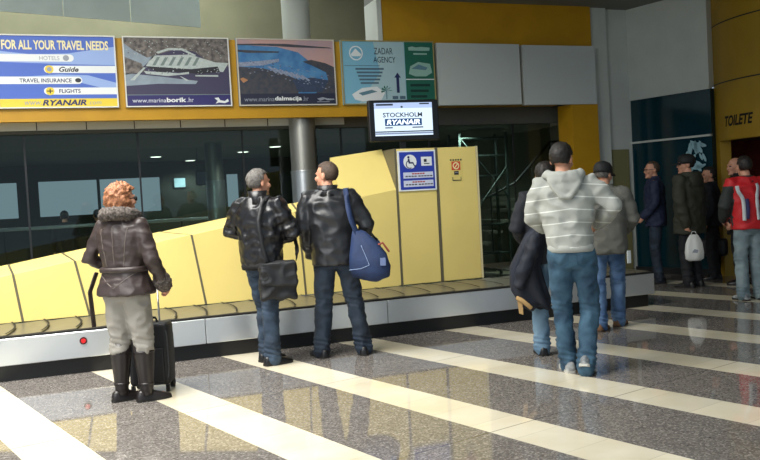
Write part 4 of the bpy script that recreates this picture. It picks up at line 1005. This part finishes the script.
# ---------------------------------------------------------------- man in the striped hoodie
def hoodie_material():
    mt = mat('grey_striped_jersey', (172, 174, 167), .85, var=.05, vscale=10, bump=.2, bscale=60)
    nt = mt.node_tree; b = nt.nodes['Principled BSDF']; src = b.inputs['Base Color'].links[0].from_socket
    tc = nt.nodes.new('ShaderNodeTexCoord'); sx = nt.nodes.new('ShaderNodeSeparateXYZ'); nt.links.new(tc.outputs['Object'], sx.inputs[0])
    def M(op, a, c):
        n = nt.nodes.new('ShaderNodeMath'); n.operation = op
        for i, v in enumerate((a, c)):
            if isinstance(v, (int, float)): n.inputs[i].default_value = v
            else: nt.links.new(v, n.inputs[i])
        return n.outputs[0]
    z = M('ADD', sx.outputs[2], M('MULTIPLY', M('ABSOLUTE', sx.outputs[0], 0), .10))
    k = M('LESS_THAN', M('FLOORED_MODULO', z, .10), .008)
    mx = nt.nodes.new('ShaderNodeMix'); mx.data_type = 'RGBA'; nt.links.new(k, mx.inputs[0]); nt.links.new(src, mx.inputs[6]); mx.inputs[7].default_value = (*srgb((224, 227, 220)), 1)
    nt.links.new(mx.outputs[2], b.inputs['Base Color']); return mt
p = Person('man in pale grey hooded sweatshirt with thin white stripes and blue jeans, seen from behind', (3.715, 5.58), -30, 1.82, hyaw=-22, hpitch=-10, lean=(-.03, .03),
           elL=(-.27, .10, 1.18), wrL=(-.16, .30, 1.10), elR=(.325, .0, 1.26), wrR=(.22, .20, 1.12), ftL=8, ftR=-16, fpR=24,
           hipL=(-.085, 0, .90), knL=(-.085, .07, .49), anL=(-.055, .05, .085), hipR=(.09, 0, .90), knR=(.125, .05, .49), anR=(.06, -.12, .12))
p.body(handsL=dict(palm=(0, 0, 1)), handsR=dict(palm=(-1, 0, 0))); p.hair(HAIRD, 'short', 1.10, 8, .05)
p.trousers(DENIMT, th=.097, kn=.076, hem=.072); SNEAK = mat('grey_white_sneaker', (176, 178, 176), .5, rgb2=(84, 92, 98), vscale=14)
p.shoes(SNEAK, mat('pale_sole', (190, 188, 180), .6), ln=1.05); pockets(p, mat('worn_denim_pocket', (50, 84, 108), .8), p.tr)
HOOD = hoodie_material(); PLAIN = mat('grey_jersey', (174, 176, 169), .85, bump=.2, bscale=60)
p.jacket(HOOD, [(.94, .16, .13), (.99, .166, .138), (1.10, .178, .14), (1.25, .205, .145), (1.37, .218, .13), (1.44, .16, .10), (1.49, .09, .08)], ua=.080, el=.070, cu=.050, amp=.022, sc=7, name='hooded_sweatshirt')
p.band(PLAIN, .925, .985, .170, .135)
mb = MB(); c = p.tc(1.45)
mb.ell(c+V3(0, -.115, 1.41), (.105, .05, .085)); mb.ell(c+V3(0, -.10, 1.47), (.135, .065, .05)); mb.tube([c+V3(-.10, -.12, 1.45), c+V3(-.03, -.155, 1.34), c+V3(.03, -.155, 1.34), c+V3(.10, -.12, 1.45)], [.026, .022, .022, .026], 10)
for k in range(11):
    a = PI*(1.0+k/10)*1.0; a = R(180+18*k); mb.ell(c+V3(.125*math.cos(a), -.02+.10*math.sin(a), 1.495+.018*abs(math.cos(a))), (.042, .042, .040), None, 10, 7)
for q in (-1, 1): mb.ell(c+V3(q*.10, .045, 1.47), (.05, .06, .04), Matrix.Rotation(R(-q*25), 3, 'Z'), 10, 7)
me = remesh(mb, .010, 5); wrinkle(me, .010, 10); p.fin(me, 'hood', PLAIN, p.jk)
for sd in 'LR': p.cuff(PLAIN, sd, .05, .05)

# ---------------------------------------------------------------- person with the coat over the arm
p = Person('dark-haired person in dark jacket and pale blue jeans, mostly hidden behind the hooded sweatshirt man', (3.98, 6.33), -22, 1.70, hyaw=-10,
           elL=(-.285, .0, 1.16), wrL=(-.20, .22, 1.05), elR=(.26, .02, 1.15), wrR=(.22, .20, 1.02), ftL=4, ftR=-10)
p.body(handsL=dict(palm=(0, 0, 1))); p.hair(HAIRD, 'short', 1.13, 4, .06); p.trousers(DENIMP, kn=.078, hem=.078); p.shoes(SHOEB, SOLE)
DKJ = mat('black_blue_cloth', (24, 28, 36), .75, var=.15, vscale=6, bump=.3, bscale=25)
p.jacket(DKJ, [(.84, .20, .145), (.95, .198, .145), (1.10, .195, .145), (1.25, .21, .145), (1.36, .21, .135), (1.44, .15, .10), (1.48, .09, .08)], ua=.080, el=.068, cu=.055, amp=.014, sc=7)
p.collar(DKJ, 1.44, 1.53)
# coat hung over the forearm
w_ = (Matrix.Translation(p.root.location) @ Matrix.Rotation(p.root.rotation_euler.z, 4, 'Z')) @ V3(-.20, -.13, .42)
t = thing('folded_coat', 'dark navy coat with tan lining draped over an arm beside the hooded sweatshirt man', 'coat', tuple(w_), p.root.rotation_euler.z-R(8))
NAVYC = mat('navy_coat_cloth', (24, 30, 44), .7, var=.2, vscale=5, bump=.4, bscale=16); TAN = mat('tan_lining', (168, 136, 88), .7, bump=.2, bscale=30)
def drape(mb, prof, n=40, fold=1.0, ph=0):
    rings = []
    for z, w, d, x in prof:
        ring = []
        for i in range(n):
            a = 2*PI*i/n; q = 1+fold*.16*math.sin(a*5+ph+z*2.5)*min(1, (.80-z)*2.2+.1)+fold*.08*math.sin(a*9+z*9)
            ring.append(V3(x+w*math.cos(a)*(1+.3*(q-1)), d*math.sin(a)*q, z+.03*math.sin(a*3+ph)*(1 if z < .3 else .2)))
        rings.append(ring)
    mb.rings(rings)
mb = MB(); drape(mb, [(.02, .085, .05, .08), (.06, .135, .075, .04), (.2, .155, .085, -.02), (.38, .135, .085, -.04), (.54, .11, .085, .02), (.66, .085, .08, .06), (.72, .05, .05, .09)]); me = mb.mesh(); link(me, 'coat_cloth', NAVYC, t, True)
mb = MB(); mb.tube([(-.12, -.075, .12), (-.075, -.098, .10), (.0, -.098, .03)], [(.02, .006)]*3, 8, side=(0, 0, 1)); mb.build('lining_edge', TAN, t, smooth=True)
mb = MB(); mb.prism([(-.12, -.06, .12), (-.075, -.07, .10), (-.07, -.06, -.03), (-.105, -.05, -.02)], (0, .012, 0)); mb.build('lining', TAN, t)
mb = MB(); mb.tube([(.06, -.06, .62), (.02, -.09, .50), (-.06, -.10, .34), (-.09, -.085, .24)], [.062, .066, .06, .052], 14); me = remesh(mb, .012, 3); wrinkle(me, .014, 9); link(me, 'sleeve', NAVYC, t, True)

# ---------------------------------------------------------------- man in the cap
p = Person('man in black cap and grey jacket over blue jeans, walking away past the pillar', (5.15, 7.10), -36, 1.70, hyaw=-26, hpitch=-8, lean=(0, .02),
           elL=(-.27, .02, 1.14), wrL=(-.22, .18, .97), elR=(.285, .03, 1.15), wrR=(.19, .23, 1.02), ftL=-18, ftR=-22, fpL=0,
           knL=(-.10, -.02, .49), anL=(-.09, -.14, .085), hipR=(.09, 0, .9), knR=(.10, .12, .49), anR=(.09, .16, .085))
p.body(handsL=dict(palm=(0, 0, 1)), handsR=dict(palm=(0, 0, 1))); p.hair(HAIRG, 'short', 1.06, 6, .03); p.cap(mat('black_cap', (22, 22, 24), .7))
p.trousers(DENIMB, th=.096, kn=.078, hem=.076); p.shoes(mat('tan_brown_shoe', (118, 84, 54), .6), mat('rubber_brown_sole', (70, 54, 40), .7))
GREYJ = mat('grey_jacket_cloth', (98, 98, 92), .8, var=.1, vscale=6, bump=.3, bscale=30)
p.jacket(GREYJ, [(.80, .215, .155), (.9, .215, .158), (1.08, .21, .155), (1.25, .22, .155), (1.37, .22, .14), (1.44, .16, .105), (1.48, .10, .085)], ua=.086, el=.074, cu=.060, amp=.016, sc=7)
p.collar(GREYJ, 1.44, 1.53, (.08, .08), .016)
mb = MB(); mb.prism([(.20, -.13, .83), (.235, -.10, .83), (.235, -.10, .70), (.20, -.13, .70)], (.004, -.004, 0)); p.mb_fin(mb, 'paper_tag', WHITE, p.jk, smooth=False)

# ---------------------------------------------------------------- group by the toilets
p = Person('balding man with glasses in dark navy jacket before the blue glass, facing left', (8.10, 9.95), 52, 1.79, hyaw=22,
           elL=(-.26, .0, 1.14), wrL=(-.20, .16, .98), elR=(.26, .0, 1.14), wrR=(.20, .16, .98))
p.body(); p.hair(HAIRB, 'thin', 1.05, 9, .03); p.glasses(mat('glasses_frame', (30, 28, 28), .3), True); p.trousers(DENIM2); p.shoes(SHOEB, SOLE)
NVJ = mat('navy_jacket_cloth', (26, 36, 64), .75, bump=.3, bscale=25)
p.jacket(NVJ, [(.82, .205, .15), (.95, .205, .15), (1.10, .205, .15), (1.25, .22, .15), (1.37, .22, .14), (1.44, .16, .105), (1.48, .10, .085)], amp=.014, sc=8); p.collar(NVJ, 1.44, 1.54)
p = Person('man in dark cap and olive hooded parka, looking left, white carrier bag in hand', (8.08, 9.22), 14, 1.83, hyaw=48,
           elL=(-.27, -.05, 1.14), wrL=(-.22, -.10, .86), elR=(.26, .02, 1.14), wrR=(.20, .18, .98))
p.body(handsL=dict(dr=(.1, 0, -1), curl=60)); p.hair(HAIRD, 'short', 1.06, 2, .03); p.cap(MATS['black_cap']); p.trousers(mat('black_trousers', (26, 27, 32), .8, bump=.2, bscale=30)); p.shoes(SHOEB, SOLE)
OLJ = mat('olive_parka_cloth', (50, 51, 40), .8, var=.12, vscale=5, bump=.3, bscale=22)
p.jacket(OLJ, [(.72, .235, .17), (.85, .23, .168), (1.05, .225, .16), (1.25, .235, .16), (1.37, .235, .15), (1.44, .17, .11), (1.48, .10, .085)], ua=.09, el=.078, cu=.064, amp=.016, sc=7, name='parka')
mb = MB(); c = p.tc(1.45)
mb.ell(c+V3(0, -.12, 1.40), (.13, .06, .10))
for k in range(11):
    a = R(180+18*k); mb.ell(c+V3(.125*math.cos(a), -.02+.11*math.sin(a), 1.49), (.045, .045, .045), None, 10, 7)
me = remesh(mb, .012, 5); p.fin(me, 'hood', OLJ, p.jk)
w_ = (Matrix.Translation(p.root.location) @ Matrix.Rotation(p.root.rotation_euler.z, 4, 'Z')) @ (V3(-.17, -.17, .37)*p.k)
t = thing('carrier_bag', 'white plastic carrier bag held by the man in the olive parka', 'bag', tuple(w_), R(-22))
mb = MB(); rings = []
for z, w, d in ((0, .08, .03), (.03, .125, .05), (.12, .13, .06), (.24, .115, .045), (.31, .085, .028), (.36, .05, .02)):
    rings.append([V3(w*math.cos(2*PI*i/20), d*math.sin(2*PI*i/20)*(1+.2*math.sin(i*1.7)), z) for i in range(20)])
mb.rings(rings); mb.build('bag_body', mat('white_plastic', (226, 228, 224), .4), t, smooth=True)
mb = MB(); mb.tube([(-.04, 0, .35), (-.02, 0, .40), (.02, 0, .40), (.04, 0, .35)], [.006]*4, 6); mb.build('bag_handle', MATS['white_plastic'], t, smooth=True)
mb = MB(); mb.prism([(-.05, -.062, .12), (.02, -.066, .11), (.03, -.066, .15), (-.02, -.062, .165)], (0, .004, 0)); mb.build('bag_print', GREYINK, t)
p = Person('dark-haired person in black jacket behind the olive parka man, black bag in hand', (8.93, 9.72), 40, 1.66, hyaw=28, elR=(.27, -.03, 1.14), wrR=(.26, .03, .9))
p.body(handsR=dict(curl=60)); p.hair(HAIRD, 'short', 1.12, 7, .05); p.trousers(MATS['black_trousers']); p.shoes(SHOEB, SOLE)
p.jacket(DKJ, [(.84, .205, .15), (.95, .2, .145), (1.10, .20, .145), (1.25, .21, .145), (1.36, .21, .135), (1.44, .15, .10), (1.48, .09, .08)], amp=.014, sc=7); p.collar(DKJ, 1.44, 1.53)
w_ = (Matrix.Translation(p.root.location) @ Matrix.Rotation(p.root.rotation_euler.z, 4, 'Z')) @ (V3(.275, .04, .34)*p.k)
t = thing('holdall', 'black holdall held low by the person behind the olive parka man', 'bag', tuple(w_), p.root.rotation_euler.z+R(80))
mb = MB(); mb.box((-.21, -.09, 0), (.21, .09, .27)); mb.bevel(.05, 3); mb.build('bag_body', BAGF, t, smooth=50)
mb = MB(); mb.tube([(-.11, 0, .26), (-.06, 0, .46), (.06, 0, .46), (.11, 0, .26)], [.011]*4, 8); mb.build('bag_handle', BAGF, t, smooth=True)
p = Person('pale balding man in black coat by the toilet doorway, looking left', (8.72, 8.98), 38, 1.76, hyaw=40)
p.body(); p.hair(HAIRB, 'bald', 1.04, 9, .03); p.trousers(MATS['black_trousers']); p.shoes(SHOEB, SOLE)
BLC = mat('black_coat_cloth', (20, 21, 22), .75, bump=.3, bscale=25)
p.jacket(BLC, [(.70, .215, .155), (.95, .205, .15), (1.10, .205, .15), (1.25, .22, .15), (1.37, .22, .14), (1.44, .16, .105), (1.48, .10, .085)], amp=.014, sc=8, name='coat'); p.collar(BLC, 1.44, 1.54)
# man in the red jacket
p = Person('dark-haired man in red jacket with pale piping and faded jeans, at right edge', (7.68, 7.76), -14, 1.73, hyaw=-6, lean=(0, .02),
           elL=(-.29, .02, 1.15), wrL=(-.22, .18, 1.0), elR=(.28, .02, 1.15), wrR=(.22, .18, 1.0))
p.body(); p.hair(HAIRD, 'short', 1.10, 12, .05); p.trousers(mat('faded_grey_denim', (98, 116, 124), .8, rgb2=(134, 150, 154), vscale=5, bump=.3, bscale=40), th=.098, kn=.08, hem=.078)
p.shoes(SNEAK, SOLE); REDJ = mat('red_jacket_cloth', (196, 26, 34), .6, bump=.25, bscale=25)
p.jacket(REDJ, [(.87, .20, .15), (.95, .205, .152), (1.10, .205, .152), (1.25, .22, .15), (1.37, .22, .14), (1.44, .16, .105), (1.48, .10, .085)], ua=.084, el=.074, cu=.06, amp=.012, sc=7, mats=None)
SLV = mat('dark_green_sleeve', (40, 46, 44), .75, bump=.25, bscale=25)
for q in p.jk.data.polygons:
    if abs(q.center.x) > .205*p.k and q.center.z < 1.40*p.k: q.material_index = 1
p.jk.data.materials.append(SLV); p.collar(SLV, 1.44, 1.52)
def panel_on(p, poly, m_, name, off=.004):
    mb = MB(); pts = []
    for x, z in poly:
        o_ = V3(x, -.5, z)*p.k; h_ = p.jb.ray_cast(o_, V3(0, 1, 0)); pts.append((h_[0] if h_[0] else o_+V3(0, .34, 0))+V3(0, -off, 0))
    n = len(pts)//2
    for i in range(n-1): mb.prism([pts[i], pts[i+1], pts[2*n-2-i], pts[2*n-1-i]], V3(0, .005, 0))
    return mb.build(name, m_, p.jk)
PIP = mat('pale_piping_panel', (200, 204, 206), .6); PUR = mat('blue_purple_panel', (58, 56, 104), .7)
for q in (-1, 1):
    pl = [(.165, 1.40), (.15, 1.33), (.10, 1.25), (.085, 1.12), (.085, .98)] if q < 0 else [(.085, 1.42), (.10, 1.36), (.085, 1.26), (.09, 1.12), (.10, .98)]
    link(p.strap([(q*x-.06, -.165, z) for x, z in pl], .042, .004, PIP, None, off=.006), 'pale_panel', PIP, p.jk, True)
    pl = [(.045, 1.24), (.035, 1.12), (.045, 1.0)] if q < 0 else [(.145, 1.32), (.145, 1.15), (.145, 1.0)]
    link(p.strap([(q*x-.06, -.165, z) for x, z in pl], .045, .004, PUR, None, off=.004), 'blue_panel', PUR, p.jk, True)

# ---------------------------------------------------------------- people behind the glass
for lab, x, y, rz, h in (('left one of two dark figures behind the glass, before the bright windows', -.02, 17.4, 0, 1.56), ('right one of two dark figures behind the glass, before the bright windows', .60, 17.5, 20, 1.55)):
    p = Person(lab, (x, y), rz, h)
    p.body(); p.hair(HAIRD, 'short', 1.12, 7, .05); p.trousers(MATS['black_trousers'], vox=.02); p.shoes(SHOEB, SOLE)
    p.jacket(BLC, [(.84, .205, .15), (1.10, .20, .145), (1.25, .21, .145), (1.36, .21, .135), (1.44, .15, .10), (1.48, .09, .08)], vox=.02, amp=.01, sc=7)
